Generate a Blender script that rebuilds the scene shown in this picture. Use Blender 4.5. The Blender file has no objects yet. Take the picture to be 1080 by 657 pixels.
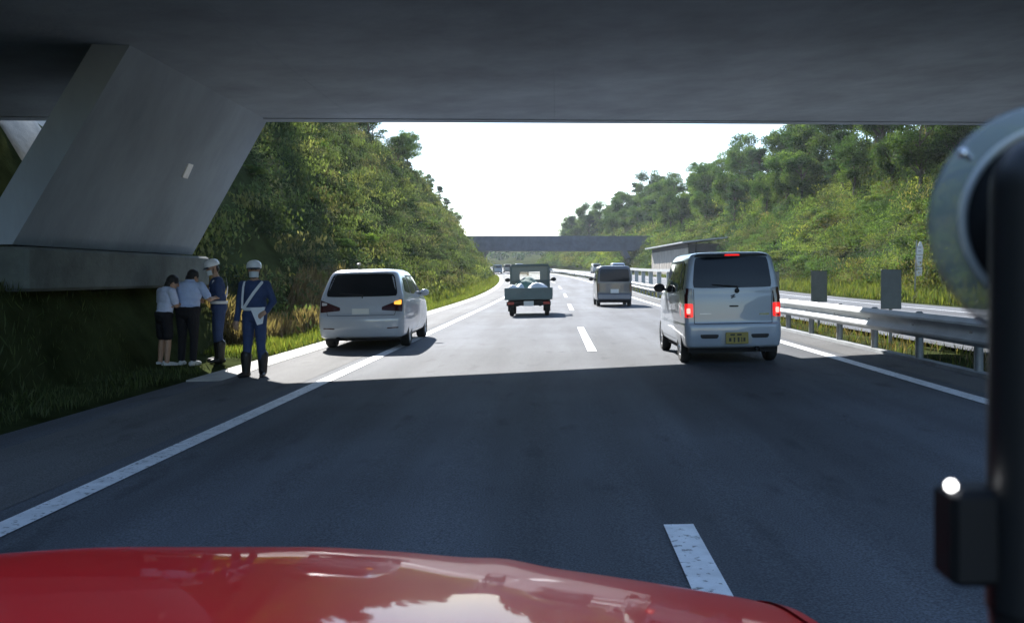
import bpy, bmesh, math, random
import numpy as np
from mathutils import Vector, Matrix
from mathutils.bvhtree import BVHTree

random.seed(7)
rng = np.random.default_rng(11)
S = bpy.context.scene
COL = S.collection
R = math.radians

# ------------------------------------------------------------------ camera
# pinhole: horizon / road vanishing point at pixel (585,291) of 1080x657, focal 1030 px, eye 1.35 m
F, VX, VY, EYE = 1030.0, 585.0, 291.0, 1.35
cd = bpy.data.cameras.new("camera")
cam = bpy.data.objects.new("camera", cd); COL.objects.link(cam); S.camera = cam
cam.location = (0, 0, EYE); cam.rotation_euler = (R(90), 0, 0)
cd.sensor_width = 36.0; cd.lens = F / 1080 * 36
cd.shift_x = (540 - VX) / 1080; cd.shift_y = (VY - 328.5) / 1080
cd.clip_start = 0.02; cd.clip_end = 5000
cd.dof.use_dof = True; cd.dof.focus_distance = 22; cd.dof.aperture_fstop = 10

# ------------------------------------------------------------------ light
SUN = Vector((-0.48, 1.42, 1.0)).normalized()
ELEV = math.asin(SUN.z); AZ = math.atan2(SUN.x, SUN.y)
w = bpy.data.worlds.new("World"); S.world = w; w.use_nodes = True
wn = w.node_tree.nodes; bgn = wn["Background"]
sky = wn.new("ShaderNodeTexSky"); sky.sky_type = 'NISHITA'; sky.sun_disc = False
sky.sun_elevation = ELEV; sky.sun_rotation = AZ
sky.air_density = 1.0; sky.dust_density = 0.15; sky.ozone_density = 1.5
w.node_tree.links.new(sky.outputs[0], bgn.inputs[0]); bgn.inputs[1].default_value = 0.12
sd = bpy.data.lights.new("sun", 'SUN'); sun = bpy.data.objects.new("sun", sd); COL.objects.link(sun)
sd.energy = 5.0; sd.angle = R(0.53); sd.color = (1.0, 0.975, 0.94)
sun.rotation_euler = SUN.to_track_quat('Z', 'Y').to_euler(); sun.location = (-20, 40, 60)
vs = S.view_settings
vs.view_transform = 'Standard'; vs.look = 'None'; vs.gamma = 1.0; vs.use_curve_mapping = False
vs.exposure = 1.4
S.cycles.use_denoising = True
S.cycles.max_bounces = 6; S.cycles.diffuse_bounces = 3; S.cycles.glossy_bounces = 3
S.cycles.transmission_bounces = 4; S.cycles.transparent_max_bounces = 8
S.cycles.caustics_reflective = False; S.cycles.caustics_refractive = False
S.cycles.sample_clamp_indirect = 6.0; S.cycles.volume_bounces = 0

# ------------------------------------------------------------------ helpers
def link(o, parent=None):
    COL.objects.link(o)
    if parent is not None: o.parent = parent
    return o
def tag(o, label=None, cat=None, group=None, kind=None):
    if label: o["label"] = label
    if cat: o["category"] = cat
    if group: o["group"] = group
    if kind: o["kind"] = kind
    return o
def empty(name, loc=(0, 0, 0), rz=0.0):
    o = bpy.data.objects.new(name, None); o.location = loc; o.rotation_euler = (0, 0, rz)
    o.empty_display_size = 0.2
    return link(o)
def copy_tree(o, parent=None):
    c = o.copy(); link(c, parent)
    for ch in list(o.children): copy_tree(ch, c)
    return c

MATS = {}
def mat(name, col, rough=0.6, metal=0.0, var=0.0, vscale=4.0, bump=0.0, bscale=40.0, spec=0.5, coat=0.0,
        stretch=(1, 1, 1), emit=None, estr=0.0, trans=0.0, alpha=1.0):
    if name in MATS: return MATS[name]
    m = bpy.data.materials.new(name); m.use_nodes = True
    nt = m.node_tree; b = nt.nodes["Principled BSDF"]
    b.inputs["Base Color"].default_value = (*col, 1); b.inputs["Roughness"].default_value = rough
    b.inputs["Metallic"].default_value = metal; b.inputs["Specular IOR Level"].default_value = spec
    b.inputs["Coat Weight"].default_value = coat; b.inputs["Coat Roughness"].default_value = 0.03
    b.inputs["Transmission Weight"].default_value = trans; b.inputs["Alpha"].default_value = alpha
    if emit: b.inputs["Emission Color"].default_value = (*emit, 1); b.inputs["Emission Strength"].default_value = estr
    if var or bump:
        tc = nt.nodes.new("ShaderNodeTexCoord"); mp = nt.nodes.new("ShaderNodeMapping")
        mp.inputs["Scale"].default_value = stretch
        nt.links.new(tc.outputs["Object"], mp.inputs["Vector"])
    if var:
        n = nt.nodes.new("ShaderNodeTexNoise"); n.inputs["Scale"].default_value = vscale
        n.inputs["Detail"].default_value = 8; n.inputs["Roughness"].default_value = 0.65
        nt.links.new(mp.outputs[0], n.inputs["Vector"])
        cr = nt.nodes.new("ShaderNodeValToRGB")
        cr.color_ramp.elements[0].position = 0.3; cr.color_ramp.elements[1].position = 0.72
        cr.color_ramp.elements[0].color = (*[c * (1 - var) for c in col], 1)
        cr.color_ramp.elements[1].color = (*[min(1, c * (1 + var)) for c in col], 1)
        nt.links.new(n.outputs["Fac"], cr.inputs[0]); nt.links.new(cr.outputs[0], b.inputs["Base Color"])
    if bump:
        n2 = nt.nodes.new("ShaderNodeTexNoise"); n2.inputs["Scale"].default_value = bscale
        n2.inputs["Detail"].default_value = 5
        nt.links.new(mp.outputs[0], n2.inputs["Vector"])
        bp = nt.nodes.new("ShaderNodeBump"); bp.inputs["Strength"].default_value = bump
        bp.inputs["Distance"].default_value = 0.02
        nt.links.new(n2.outputs["Fac"], bp.inputs["Height"]); nt.links.new(bp.outputs[0], b.inputs["Normal"])
    MATS[name] = m
    return m

class MB:
    """collects simple shapes into one mesh"""
    def __init__(s): s.v = []; s.f = []; s.m = []; s.cur = 0
    def add(s, vs_, fs_):
        o = len(s.v); s.v += [tuple(p) for p in vs_]
        for f in fs_: s.f.append(tuple(i + o for i in f)); s.m.append(s.cur)
        return s
    def box(s, x0, x1, y0, y1, z0, z1, b=0.0):
        if b <= 0:
            return s.add([(x0,y0,z0),(x1,y0,z0),(x1,y1,z0),(x0,y1,z0),(x0,y0,z1),(x1,y0,z1),(x1,y1,z1),(x0,y1,z1)],
                  [(0,3,2,1),(4,5,6,7),(0,1,5,4),(1,2,6,5),(2,3,7,6),(3,0,4,7)])
        # chamfered vertical + top edges
        def ring(i, z): 
            a, c, d, e = x0 + i, x1 - i, y0 + i, y1 - i
            return [(a+b,d,z),(c-b,d,z),(c,d+b,z),(c,e-b,z),(c-b,e,z),(a+b,e,z),(a,e-b,z),(a,d+b,z)]
        P = ring(b, z0) + ring(0, z0 + b) + ring(0, z1 - b) + ring(b, z1)
        fs = [tuple(range(7, -1, -1)), tuple(range(24, 32))]
        for k in range(3):
            for i in range(8):
                j = (i + 1) % 8; fs.append((k*8+i, k*8+j, k*8+8+j, k*8+8+i))
        return s.add(P, fs)
    def hexa(s, P):  # 8 points, bottom 4 ccw then top 4
        return s.add(P, [(0,3,2,1),(4,5,6,7),(0,1,5,4),(1,2,6,5),(2,3,7,6),(3,0,4,7)])
    def tube(s, a, b, r0, r1=None, n=10, cap=True):
        r1 = r0 if r1 is None else r1
        a = Vector(a); b = Vector(b); d = (b - a).normalized()
        u = d.orthogonal().normalized(); v = d.cross(u)
        P = []
        for c, r in ((a, r0), (b, r1)):
            for k in range(n):
                t = 2 * math.pi * k / n; P.append(c + u * r * math.cos(t) + v * r * math.sin(t))
        fs = [(k, (k+1) % n, n + (k+1) % n, n + k) for k in range(n)]
        if cap: fs += [tuple(range(n-1, -1, -1)), tuple(range(n, 2*n))]
        return s.add(P, fs)
    def path(s, pts, r, n=8):
        for i in range(len(pts) - 1):
            ra = r[i] if hasattr(r, '__len__') else r; rb = r[i+1] if hasattr(r, '__len__') else r
            s.tube(pts[i], pts[i+1], ra, rb, n)
        return s
    def lathe(s, prof, n=24, M=None, closed=False):
        """prof: (r,z) list about +Z"""
        P = []
        for r, z in prof:
            for k in range(n):
                t = 2*math.pi*k/n; P.append(Vector((r*math.cos(t), r*math.sin(t), z)))
        if M is not None: P = [M @ p for p in P]
        fs = []
        L = len(prof)
        for i in range(L if closed else L-1):
            i2 = (i+1) % L
            for k in range(n):
                k2 = (k+1) % n; fs.append((i*n+k, i*n+k2, i2*n+k2, i2*n+k))
        return s.add(P, fs)
    def ell(s, c, r, n=16, m=10, M=None):
        P = []; fs = []
        for i in range(m+1):
            ph = math.pi * i / m
            for k in range(n):
                t = 2*math.pi*k/n
                p = Vector((r[0]*math.sin(ph)*math.cos(t), r[1]*math.sin(ph)*math.sin(t), -r[2]*math.cos(ph)))
                if M is not None: p = M @ p
                P.append(p + Vector(c))
        for i in range(m):
            for k in range(n): fs.append((i*n+k, i*n+(k+1)%n, (i+1)*n+(k+1)%n, (i+1)*n+k))
        return s.add(P, fs)
    def grid(s, P, flip=False):  # P[i][j]
        h = len(P); w_ = len(P[0]); fs = []
        for i in range(h-1):
            for j in range(w_-1):
                q = (i*w_+j, i*w_+j+1, (i+1)*w_+j+1, (i+1)*w_+j)
                fs.append(q[::-1] if flip else q)
        return s.add([p for row in P for p in row], fs)
    def mesh(s, name, mats, smooth=None, weld=False):
        me = bpy.data.meshes.new(name); me.from_pydata(s.v, [], s.f)
        for m_ in (mats if isinstance(mats, (list, tuple)) else [mats]): me.materials.append(m_)
        me.polygons.foreach_set("material_index", s.m)
        if weld:
            bm = bmesh.new(); bm.from_mesh(me); bmesh.ops.remove_doubles(bm, verts=bm.verts, dist=1e-5)
            bmesh.ops.recalc_face_normals(bm, faces=bm.faces); bm.to_mesh(me); bm.free()
        me.update()
        if smooth is not None:
            me.polygons.foreach_set("use_smooth", [True]*len(me.polygons))
            try: me.set_sharp_from_angle(angle=R(smooth))
            except Exception: pass
        return me
    def build(s, name, mats, parent=None, smooth=None, weld=False, loc=None):
        o = bpy.data.objects.new(name, s.mesh(name, mats, smooth, weld))
        if loc is not None: o.location = loc
        return link(o, parent)

# ------------------------------------------------------------------ the lie of the land
def shift(Y):                                   # the road bends left beyond 60 m
    d = max(0.0, Y - 60.0); return -d * d / 2120.0 if d < 420 else -83.2 - (d - 420) * 0.396
def zr(Y):                                      # and climbs gently
    d = Y - 60.0; return 0.10 + 0.016 * (math.sqrt(d * d + 225) + d - 15) / 2
def sstep(a, b, x):
    t = min(1, max(0, (x - a) / (b - a))); return t * t * (3 - 2 * t)
def surf(xl):                                   # paved cross section
    if xl < 5.3: return 0.02 * xl
    if xl < 6.9: return 0.106
    return 0.10 - 0.012 * (xl - 6.9)
def crest_l(Y): return 13.0 - 4.5 * sstep(105, 175, Y) - 4 * sstep(200, 320, Y)
def crest_r(Y): return 13.0 - 11.0 * sstep(225, 315, Y)
def land(xl, Y):
    """terrain height above the road level, by lateral offset"""
    if xl < -5.05:
        z = -0.10
        if Y < 30: z += 1.25 * sstep(6.3, 6.75, -xl) * (1 - sstep(19, 21, Y))
        t = -6.35 - xl - 1.6 * (1 - sstep(23, 29, Y))
        if t > 0:
            h = crest_l(Y); q = 1.35 * t
            z += q if q < h else h + min(4, 0.12 * (q - h)) * sstep(h, h + 10, q)
        return z
    if xl < 5.25: return surf(xl) - 0.10
    if xl < 6.9: return 0.04 + 0.05 * math.sin((xl - 5.25) / 1.65 * math.pi)
    if xl < 17.3: return surf(xl) - 0.10
    z = -0.02 + 0.18 * min(1, (xl - 17.3) / 2.0)
    t = xl - 19.4
    if t > 0:
        h = crest_r(Y); q = 0.97 * t
        z += q if q < h else h + min(3, 0.10 * (q - h))
    return z
def W(xl, Y, dz=0.0):                           # world point on the land
    return Vector((xl + shift(Y), Y, zr(Y) + land(xl, Y) + dz))
def RD(xl, Y, dz=0.0):                          # world point on the paving
    return Vector((xl + shift(Y), Y, zr(Y) + surf(xl) + dz))
def px(u_, v_, Y):                              # pixel of the photograph + distance -> point
    return Vector(((u_ - VX) / F * Y, Y, EYE + (VY - v_) / F * Y))

# materials of the setting -----------------------------------------------------
def asphalt(name, base, tint):
    m = mat(name, base, 0.85, bump=0.55, bscale=160, spec=0.30)
    nt = m.node_tree; b = nt.nodes["Principled BSDF"]
    tc = nt.nodes.new("ShaderNodeTexCoord")
    def noise(sc, scale, det=6):
        mp = nt.nodes.new("ShaderNodeMapping"); mp.inputs["Scale"].default_value = sc
        nt.links.new(tc.outputs["Object"], mp.inputs[0])
        n = nt.nodes.new("ShaderNodeTexNoise"); n.inputs["Scale"].default_value = scale; n.inputs["Detail"].default_value = det
        nt.links.new(mp.outputs[0], n.inputs["Vector"]); return n.outputs["Fac"]
    def ramp(f, a, c, p0=0.35, p1=0.68):
        r = nt.nodes.new("ShaderNodeValToRGB"); r.color_ramp.elements[0].position = p0; r.color_ramp.elements[1].position = p1
        r.color_ramp.elements[0].color = (a, a, a, 1); r.color_ramp.elements[1].color = (c, c, c, 1)
        nt.links.new(f, r.inputs[0]); return r.outputs[0]
    def mul(a, c):
        x = nt.nodes.new("ShaderNodeMix"); x.data_type = 'RGBA'; x.blend_type = 'MULTIPLY'; x.inputs[0].default_value = 1
        nt.links.new(a, x.inputs[6]); nt.links.new(c, x.inputs[7]); return x.outputs[2]
    rgb = nt.nodes.new("ShaderNodeRGB"); rgb.outputs[0].default_value = (*base, 1)
    c = mul(rgb.outputs[0], ramp(noise((1, .07, 1), 1.1), 0.66, 1.30))     # wheel-track streaks along the road
    c = mul(c, ramp(noise((1, 1, 1), 0.35), 0.85, 1.15))                     # patches
    c = mul(c, ramp(noise((1, 1, 1), 90, 3), 0.6, 1.4))                      # aggregate
    c = mul(c, ramp(noise((1, .3, 1), 3.0, 9), 1.0, 0.66, 0.60, 0.72))       # stains
    nt.links.new(c, b.inputs["Base Color"])
    return m
ASPH = asphalt("asphalt", (0.100, 0.108, 0.122), 0)
ASPH2 = asphalt("asphalt_shoulder", (0.12, 0.12, 0.12), 0)
def paint_mat():
    m = mat("road_paint", (0.74, 0.75, 0.76), 0.55, var=0.18, vscale=7, bump=0.3, bscale=120)
    nt = m.node_tree; b = nt.nodes["Principled BSDF"]; src = b.inputs["Base Color"].links[0].from_socket
    tc = nt.nodes.new("ShaderNodeTexCoord"); n = nt.nodes.new("ShaderNodeTexNoise"); n.inputs["Scale"].default_value = 26; n.inputs["Detail"].default_value = 9
    nt.links.new(tc.outputs["Object"], n.inputs["Vector"])
    r = nt.nodes.new("ShaderNodeValToRGB"); r.color_ramp.elements[0].position = 0.60; r.color_ramp.elements[1].position = 0.68
    nt.links.new(n.outputs["Fac"], r.inputs[0])
    x = nt.nodes.new("ShaderNodeMix"); x.data_type = 'RGBA'; nt.links.new(r.outputs[0], x.inputs[0]); nt.links.new(src, x.inputs[6])
    x.inputs[7].default_value = (0.2, 0.2, 0.2, 1); nt.links.new(x.outputs[2], b.inputs["Base Color"])
    return m
PAINT = paint_mat()
CONC = mat("concrete", (0.30, 0.315, 0.32), 0.85, var=0.28, vscale=1.2, bump=0.35, bscale=22, spec=0.3)
CONC_D = mat("bridge_concrete", (0.28, 0.32, 0.37), 0.88, var=0.24, vscale=0.55, bump=0.3, bscale=14, spec=0.3, stretch=(1, 1, 0.45))
GUTTER = mat("gutter_concrete", (0.40, 0.39, 0.36), 0.85, var=0.35, vscale=2.5, bump=0.3, bscale=40)
STEEL = mat("galvanised_steel", (0.62, 0.63, 0.64), 0.42, 0.55, var=0.15, vscale=3)
STEEL_D = mat("weathered_steel", (0.30, 0.31, 0.31), 0.55, 0.4, var=0.2, vscale=5)
SOIL = None
def ground_mat():
    m = mat("ground_soil", (0.045, 0.055, 0.022), 0.95, var=0.55, vscale=0.9, bump=0.8, bscale=9, spec=0.0)
    return m
GROUND = ground_mat()

def frange(a, b, d):
    n = max(1, int(round((b - a) / d))); return [a + (b - a) * i / n for i in range(n + 1)]
YS = frange(-60, 200, 2.5) + frange(206, 440, 6)[0:] + frange(460, 1400, 20)

# ------------------------------------------------------------------ ground: one sheet to the horizon
def build_ground():
    xs = [-600, -300, -160, -100, -70, -50, -38, -30, -25] + frange(-22, -6.35, 0.75) + [-5.7, -5.05, -4.98, -2, 2, 5.2, 5.27, 5.7, 6.1, 6.5, 6.88, 6.95, 12, 17.25, 17.32, 18.3, 19.4] + frange(20, 36, 0.8) + [39, 44, 52, 70, 100, 160, 300, 600]
    P = []
    for Y in YS:
        row = []
        for x in xs:
            p = W(x, Y)
            if Y > 400: p.z += 7 * sstep(400, 620, Y)
            n = 0.0
            if x < -6.6 or x > 20: n = 0.25 * math.sin(x * 1.3 + Y * 0.37) * math.sin(Y * 0.53 - x * 0.21) + 0.12 * math.sin(Y * 1.7 + x)
            p.z += n
            row.append(p)
        P.append(row)
    m = MB(); m.grid(P)
    o = m.build("ground", GROUND, smooth=60); tag(o, kind="structure")
build_ground()

def strip(name, x0, x1, Y0, Y1, dz, m_, fn=RD, nx=1, step=2.5, thick=0.0):
    ys = frange(Y0, Y1, step); P = []
    for Y in ys: P.append([fn(x0 + (x1 - x0) * i / nx, Y, dz) for i in range(nx + 1)])
    m = MB(); m.grid(P)
    if thick:
        for side, fl in ((0, True), (nx, False)):
            m.grid([[r[side], r[side] - Vector((0, 0, thick))] for r in P], flip=fl)
        m.grid([[p - Vector((0, 0, thick)) for p in P[0]], P[0]])
    return tag(m.build(name, m_), kind="structure")
strip("road", -5.07, 5.25, -60, 430, 0.0, ASPH, nx=6)
strip("opposite_road", 6.95, 17.3, -60, 430, 0.0, ASPH, nx=4)
strip("road_shoulder", 4.62, 5.2, -60, 300, 0.004, ASPH2)
strip("shoulder_pavement", -4.6, -3.35, -60, 300, 0.004, ASPH2)
# painted lines
strip("edge_line_left", -3.18, -2.99, -60, 400, 0.008, PAINT)
strip("edge_line_right", 4.24, 4.43, -60, 400, 0.008, PAINT)
strip("opposite_edge_line_inner", 7.45, 7.62, -60, 400, 0.008, PAINT)
strip("opposite_edge_line_outer", 14.9, 15.07, -60, 400, 0.008, PAINT)
for i in range(-2, 17):
    strip("lane_dash", 0.585, 0.745, 5.25 - 8 + 20 * i, 5.25 + 20 * i, 0.008, PAINT, step=2)
    strip("opposite_lane_dash", 11.0, 11.16, 2 + 20 * i, 10 + 20 * i, 0.008, PAINT, step=2)
# gutter slabs along the left shoulder, each cast piece of its own
def gutter():
    root = tag(empty("gutter"), kind="structure")
    xa, xb = -5.06, -4.58
    Y = 13.4; k = 0
    while Y < 150:
        L = 3.0; y0, y1 = Y + 0.006, Y + L - 0.006
        m = MB()
        P = [RD(xa, y0, -.15), RD(xb, y0, -.15), RD(xb, y1, -.15), RD(xa, y1, -.15), RD(xa, y0, .022), RD(xb, y0, .010), RD(xb, y1, .010), RD(xa, y1, .022)]
        m.hexa(P); m.build("gutter_slab", GUTTER, root)
        Y += L; k += 1
    strip("gutter_run", xa, xb, Y, 400, 0.02, GUTTER).parent = root
gutter()
# low concrete kerb under the median rail
def kerb():
    root = tag(empty("median_kerb"), kind="structure")
    Y = 4.0
    while Y < 130:
        m = MB(); y0, y1 = Y + 0.006, Y + 2.0 - 0.006
        m.hexa([RD(5.22, y0, -.1), RD(5.40, y0, -.1), RD(5.40, y1, -.1), RD(5.22, y1, -.1),
                RD(5.235, y0, .05), RD(5.385, y0, .05), RD(5.385, y1, .05), RD(5.235, y1, .05)])
        m.build("kerb_stone", CONC, root); Y += 2.0
kerb()

# ------------------------------------------------------------------ bridges (frame bridge with raking wall legs)
def bridge(name, label, x0, x1, Y0, wid, skew, soff, grad, hdeck, hpar, ox, oz, legs, cat="bridge", back=0.0, CONC_D=CONC_D):
    root = empty(name, (ox, Y0, oz)); tag(root, label, cat)
    def P(x, t, z): return (x, skew * x + t, z + grad * x)
    def slab(m, xa, xb, ta, tb, za, zb):
        m.hexa([P(xa, ta, za), P(xb, ta, za), P(xb, tb, za), P(xa, tb, za), P(xa, ta, zb), P(xb, ta, zb), P(xb, tb, zb), P(xa, tb, zb)])
    # deck: cast in segments with fine construction joints on the soffit
    n = int((x1 - x0) / 4)
    for i in range(n):
        a = x0 + (x1 - x0) * i / n + 0.0015; b = x0 + (x1 - x0) * (i + 1) / n - 0.0015
        m = MB(); slab(m, a, b, 0.35 - back, wid - 0.35, soff + 0.002 * (i % 2), soff + hdeck - 0.25); m.build("deck_segment", CONC_D, root)
    m = MB(); slab(m, x0, x1, -back, wid, soff + hdeck - 0.25 + 0.003, soff + hdeck); m.build("deck_slab", CONC_D, root)
    for ta in (-back, wid - 0.36):
        m = MB(); slab(m, x0 + .01, x1 - .01, ta, ta + 0.36, soff - 0.02, soff + hdeck - 0.25); m.build("edge_beam", CONC_D, root)
    for ta in (0.04 - back, wid - 0.29):
        m = MB(); slab(m, x0, x1, ta, ta + 0.25, soff + hdeck + 0.002, soff + hdeck + hpar); m.build("parapet", CONC_D, root)
        m = MB(); slab(m, x0, x1, ta - .06, ta + .31, soff + hdeck + hpar + .002, soff + hdeck + hpar + .12); m.build("coping", CONC_D, root)
    for (xt, xf, zf, th, sg, l0, l1) in legs:
        m = MB()
        zt = soff + 0.05
        a = [P(xf, l0, 0), P(xf - sg * th, l0, 0), P(xf - sg * th, l1, 0), P(xf, l1, 0)]
        b = [P(xt, l0, 0), P(xt - sg * th, l0, 0), P(xt - sg * th, l1, 0), P(xt, l1, 0)]
        # the leg stands parallel to the road edge, so the skew is taken at its own x
        A = [(p[0], p[1], zf) for p in a]; B = [(p[0], p[1], zt + grad * xt) for p in b]
        pts = A + B
        if sg < 0: pts = [pts[i] for i in (1, 0, 3, 2, 5, 4, 7, 6)]
        m.hexa(pts); m.build("raking_leg", CONC_D, root)
        m = MB(); yb = skew * xf
        m.box(min(xf + sg * .28, xf - sg * 1.6), max(xf + sg * .28, xf - sg * 1.6), yb + l0 - .15, yb + l1 + .15, zf - .6, zf - .03, 0.04); m.build("footing", mat("mossy_concrete", (.12, .135, .125), .9, var=.4, vscale=1.6, bump=.4, bscale=18), root)
    return root
bridge("road_overbridge", "wide concrete overbridge overhead, its shaded underside filling the top of the view",
       -16, 44, 14.8, 6.4, 0.35, 4.68, 0.05, 1.35, 0.95, 0, 0,
       [(-5.60, -6.93, 1.75, 0.42, 1, .1, 6.3), (26.0, 27.4, 3.0, 1.0, -1, .1, 6.3)], back=7.2)  # back: unseen deck added towards the camera to shade bonnet and near road
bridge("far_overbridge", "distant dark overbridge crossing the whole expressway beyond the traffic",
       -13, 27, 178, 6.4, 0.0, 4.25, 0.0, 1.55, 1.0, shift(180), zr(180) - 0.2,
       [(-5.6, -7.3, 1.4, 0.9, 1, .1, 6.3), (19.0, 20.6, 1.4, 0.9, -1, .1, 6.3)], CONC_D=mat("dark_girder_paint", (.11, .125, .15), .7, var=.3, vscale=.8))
# white plate on the raking leg
m = MB(); m.box(-.11, .11, -.012, .012, -.13, .13, .004)
o = m.build("number_plate_sign", mat("white_enamel", (0.8, 0.8, 0.8), 0.4, var=.1, vscale=9))
_d = Vector((1.33, 0, 2.98)).normalized(); _x = Vector((0, 1, 0)); _y = _d.cross(_x)
o.matrix_world = Matrix.Translation(Vector((-6.93 + (3.13 - 1.75) * 1.33 / 2.70 + 0.012, 16.6, 3.13))) @ Matrix((_x, _y, _d)).transposed().to_4x4()
tag(o, "small white plate fixed to the concrete bridge leg on the left", "plate")

# ------------------------------------------------------------------ median guard rail
def tangent(Y):
    return math.atan2(-(shift(Y + 1) - shift(Y - 1)) / 2, 1)     # rotation about z that turns +Y along the road
WHITE_RAIL = mat("white_rail_paint", (0.52, 0.54, 0.54), 0.6, 0.0, var=0.16, vscale=2.2)
def guard_rail():
    root = empty("guard_rail"); tag(root, "long white corrugated steel guard rail on posts along the median", "guard rail")
    # W-beam profile (x towards the traffic is -x, z up), 4 m long piece
    prof = [(0.0, .00), (-.02, .02), (-.075, .055), (-.08, .085), (-.015, .14), (0, .165), (0, .185), (-.015, .21), (-.08, .265), (-.075, .295), (-.02, .33), (0.0, .35)]
    m = MB(); L = 4.05
    P = [[(x, 0, z), (x, L, z)] for x, z in prof]; m.grid(P)
    P = [[(x + .004, 0, z), (x + .004, L, z)] for x, z in prof]; m.grid(P, flip=True)
    beam = m.mesh("beam", WHITE_RAIL, 35)
    m = MB(); m.tube((0, 0, -.25), (0, 0, .70), .057, n=12); m.lathe([(.057, .70), (.04, .725), (.001, .73)], 12)
    post = m.mesh("post", STEEL_D, 40)
    m = MB(); m.box(-.06, .012, -.04, .04, .10, .25)
    blk = m.mesh("bracket", STEEL_D)
    k = 0; Y = 6.0
    while Y < 210:
        a = RD(5.28, Y, 0); b = RD(5.28, Y + 4.0, 0)
        d = b - a
        o = bpy.data.objects.new("beam", beam); link(o, root)
        o.location = a + Vector((-.035, 0, .36 + .004 * (k % 2))); o.rotation_euler = (math.asin(d.z / d.length), 0, -math.atan2(d.x, d.y))
        for q in (0.0, 2.0):
            if Y > 110 and q: continue
            p = RD(5.28, Y + q + .3, 0); p.x += .06
            o = bpy.data.objects.new("post", post); link(o, root); o.location = p
            if Y < 60:
                o2 = bpy.data.objects.new("bracket", blk); link(o2, root); o2.location = p + Vector((-.04, 0, .36))
        Y += 4.0; k += 1
guard_rail()
# glare panels standing in the median
PANEL = mat("glare_panel_paint", (0.16, 0.18, 0.19), 0.5, var=.15, vscale=4)
def glare_panels():
    m = MB(); m.box(-.19, .19, -.012, .012, .72, 1.45, .01); pm = m.mesh("panel", PANEL)
    m = MB(); m.tube((0, .03, -.2), (0, .03, 1.38), .03, n=10); tm = m.mesh("post", STEEL_D, 40)
    words = ["nearest", "second", "third", "fourth", "fifth", "sixth"]
    for i, Y in enumerate((18.0, 22.9, 27.8, 32.7, 37.6, 42.5)):
        p = W(6.2, Y); p.z = 0.02
        r = empty("glare_panel", p)
        tag(r, "upright grey glare panel above the median rail, %s one from the overbridge" % words[i], "glare panel", "glare panels in the median")
        o = bpy.data.objects.new("panel", pm); link(o, r); o = bpy.data.objects.new("post", tm); link(o, r)
glare_panels()
def white_railing():
    r = empty("median_railing", W(6.2, 48)); tag(r, "white pipe railing with square posts standing in the median beyond the white kei car", "railing")
    base = W(6.2, 48)
    for i in range(7):
        p = W(6.2, 48 + 5 * i) - base
        m = MB(); m.box(p.x - .13, p.x + .13, p.y - .07, p.y + .07, p.z - .2, p.z + 1.42, .01); m.build("post", WHITE_RAIL, r)
    for z in (1.50,):
        for i in range(6):
            a = W(6.2, 48 + 5 * i) - base; b = W(6.2, 53 + 5 * i) - base
            m = MB(); m.hexa([(a.x-.1, a.y, a.z+z-.08), (a.x+.1, a.y, a.z+z-.08), (b.x+.1, b.y, b.z+z-.08), (b.x-.1, b.y, b.z+z-.08), (a.x-.1, a.y, a.z+z+.08), (a.x+.1, a.y, a.z+z+.08), (b.x+.1, b.y, b.z+z+.08), (b.x-.1, b.y, b.z+z+.08)])
            m.build("top_rail", WHITE_RAIL, r)
white_railing()
# narrow upright sign on the far verge
def verge_sign():
    p = W(18.6, 50.5); r = empty("verge_sign", p)
    tag(r, "narrow upright white sign on a thin post in the grass verge across the road", "sign")
    m = MB(); m.tube((0, 0, -.3), (0.12, 0, 3.05), .035, n=8); m.build("post", STEEL_D, r, 40)
    wh = mat("sign_white", (0.8, 0.8, 0.8), 0.4); dk = mat("sign_dark", (0.05, 0.05, 0.05), 0.5)
    def plate(poly, nm):
        m = MB(); n = len(poly)
        m.add([(x, -.075, z) for x, z in poly] + [(x, -.05, z) for x, z in poly],
              [tuple(range(n)), tuple(range(2*n-1, n-1, -1))] + [(i, (i+1) % n, n + (i+1) % n, n + i)[::-1] for i in range(n)])
        return m.build(nm, wh, r)
    plate([(.10, 2.30), (.42, 2.30), (.44, 2.62), (.32, 2.98), (.24, 2.98), (.12, 2.62)], "arrow_panel")
    plate([(.08, 2.27), (.14, 1.72), (.34, 1.72), (.42, 2.27)], "middle_panel")
    plate([(.12, 1.66), (.08, 1.2), (.36, 1.2), (.38, 1.66)], "lower_panel")
    for z in (1.36, 1.52, 1.9, 2.1, 2.46, 2.66):
        m = MB(); m.box(.17, .33, -.082, -.076, z, z + .035); m.build("character_stroke", dk, r)
verge_sign()
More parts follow.
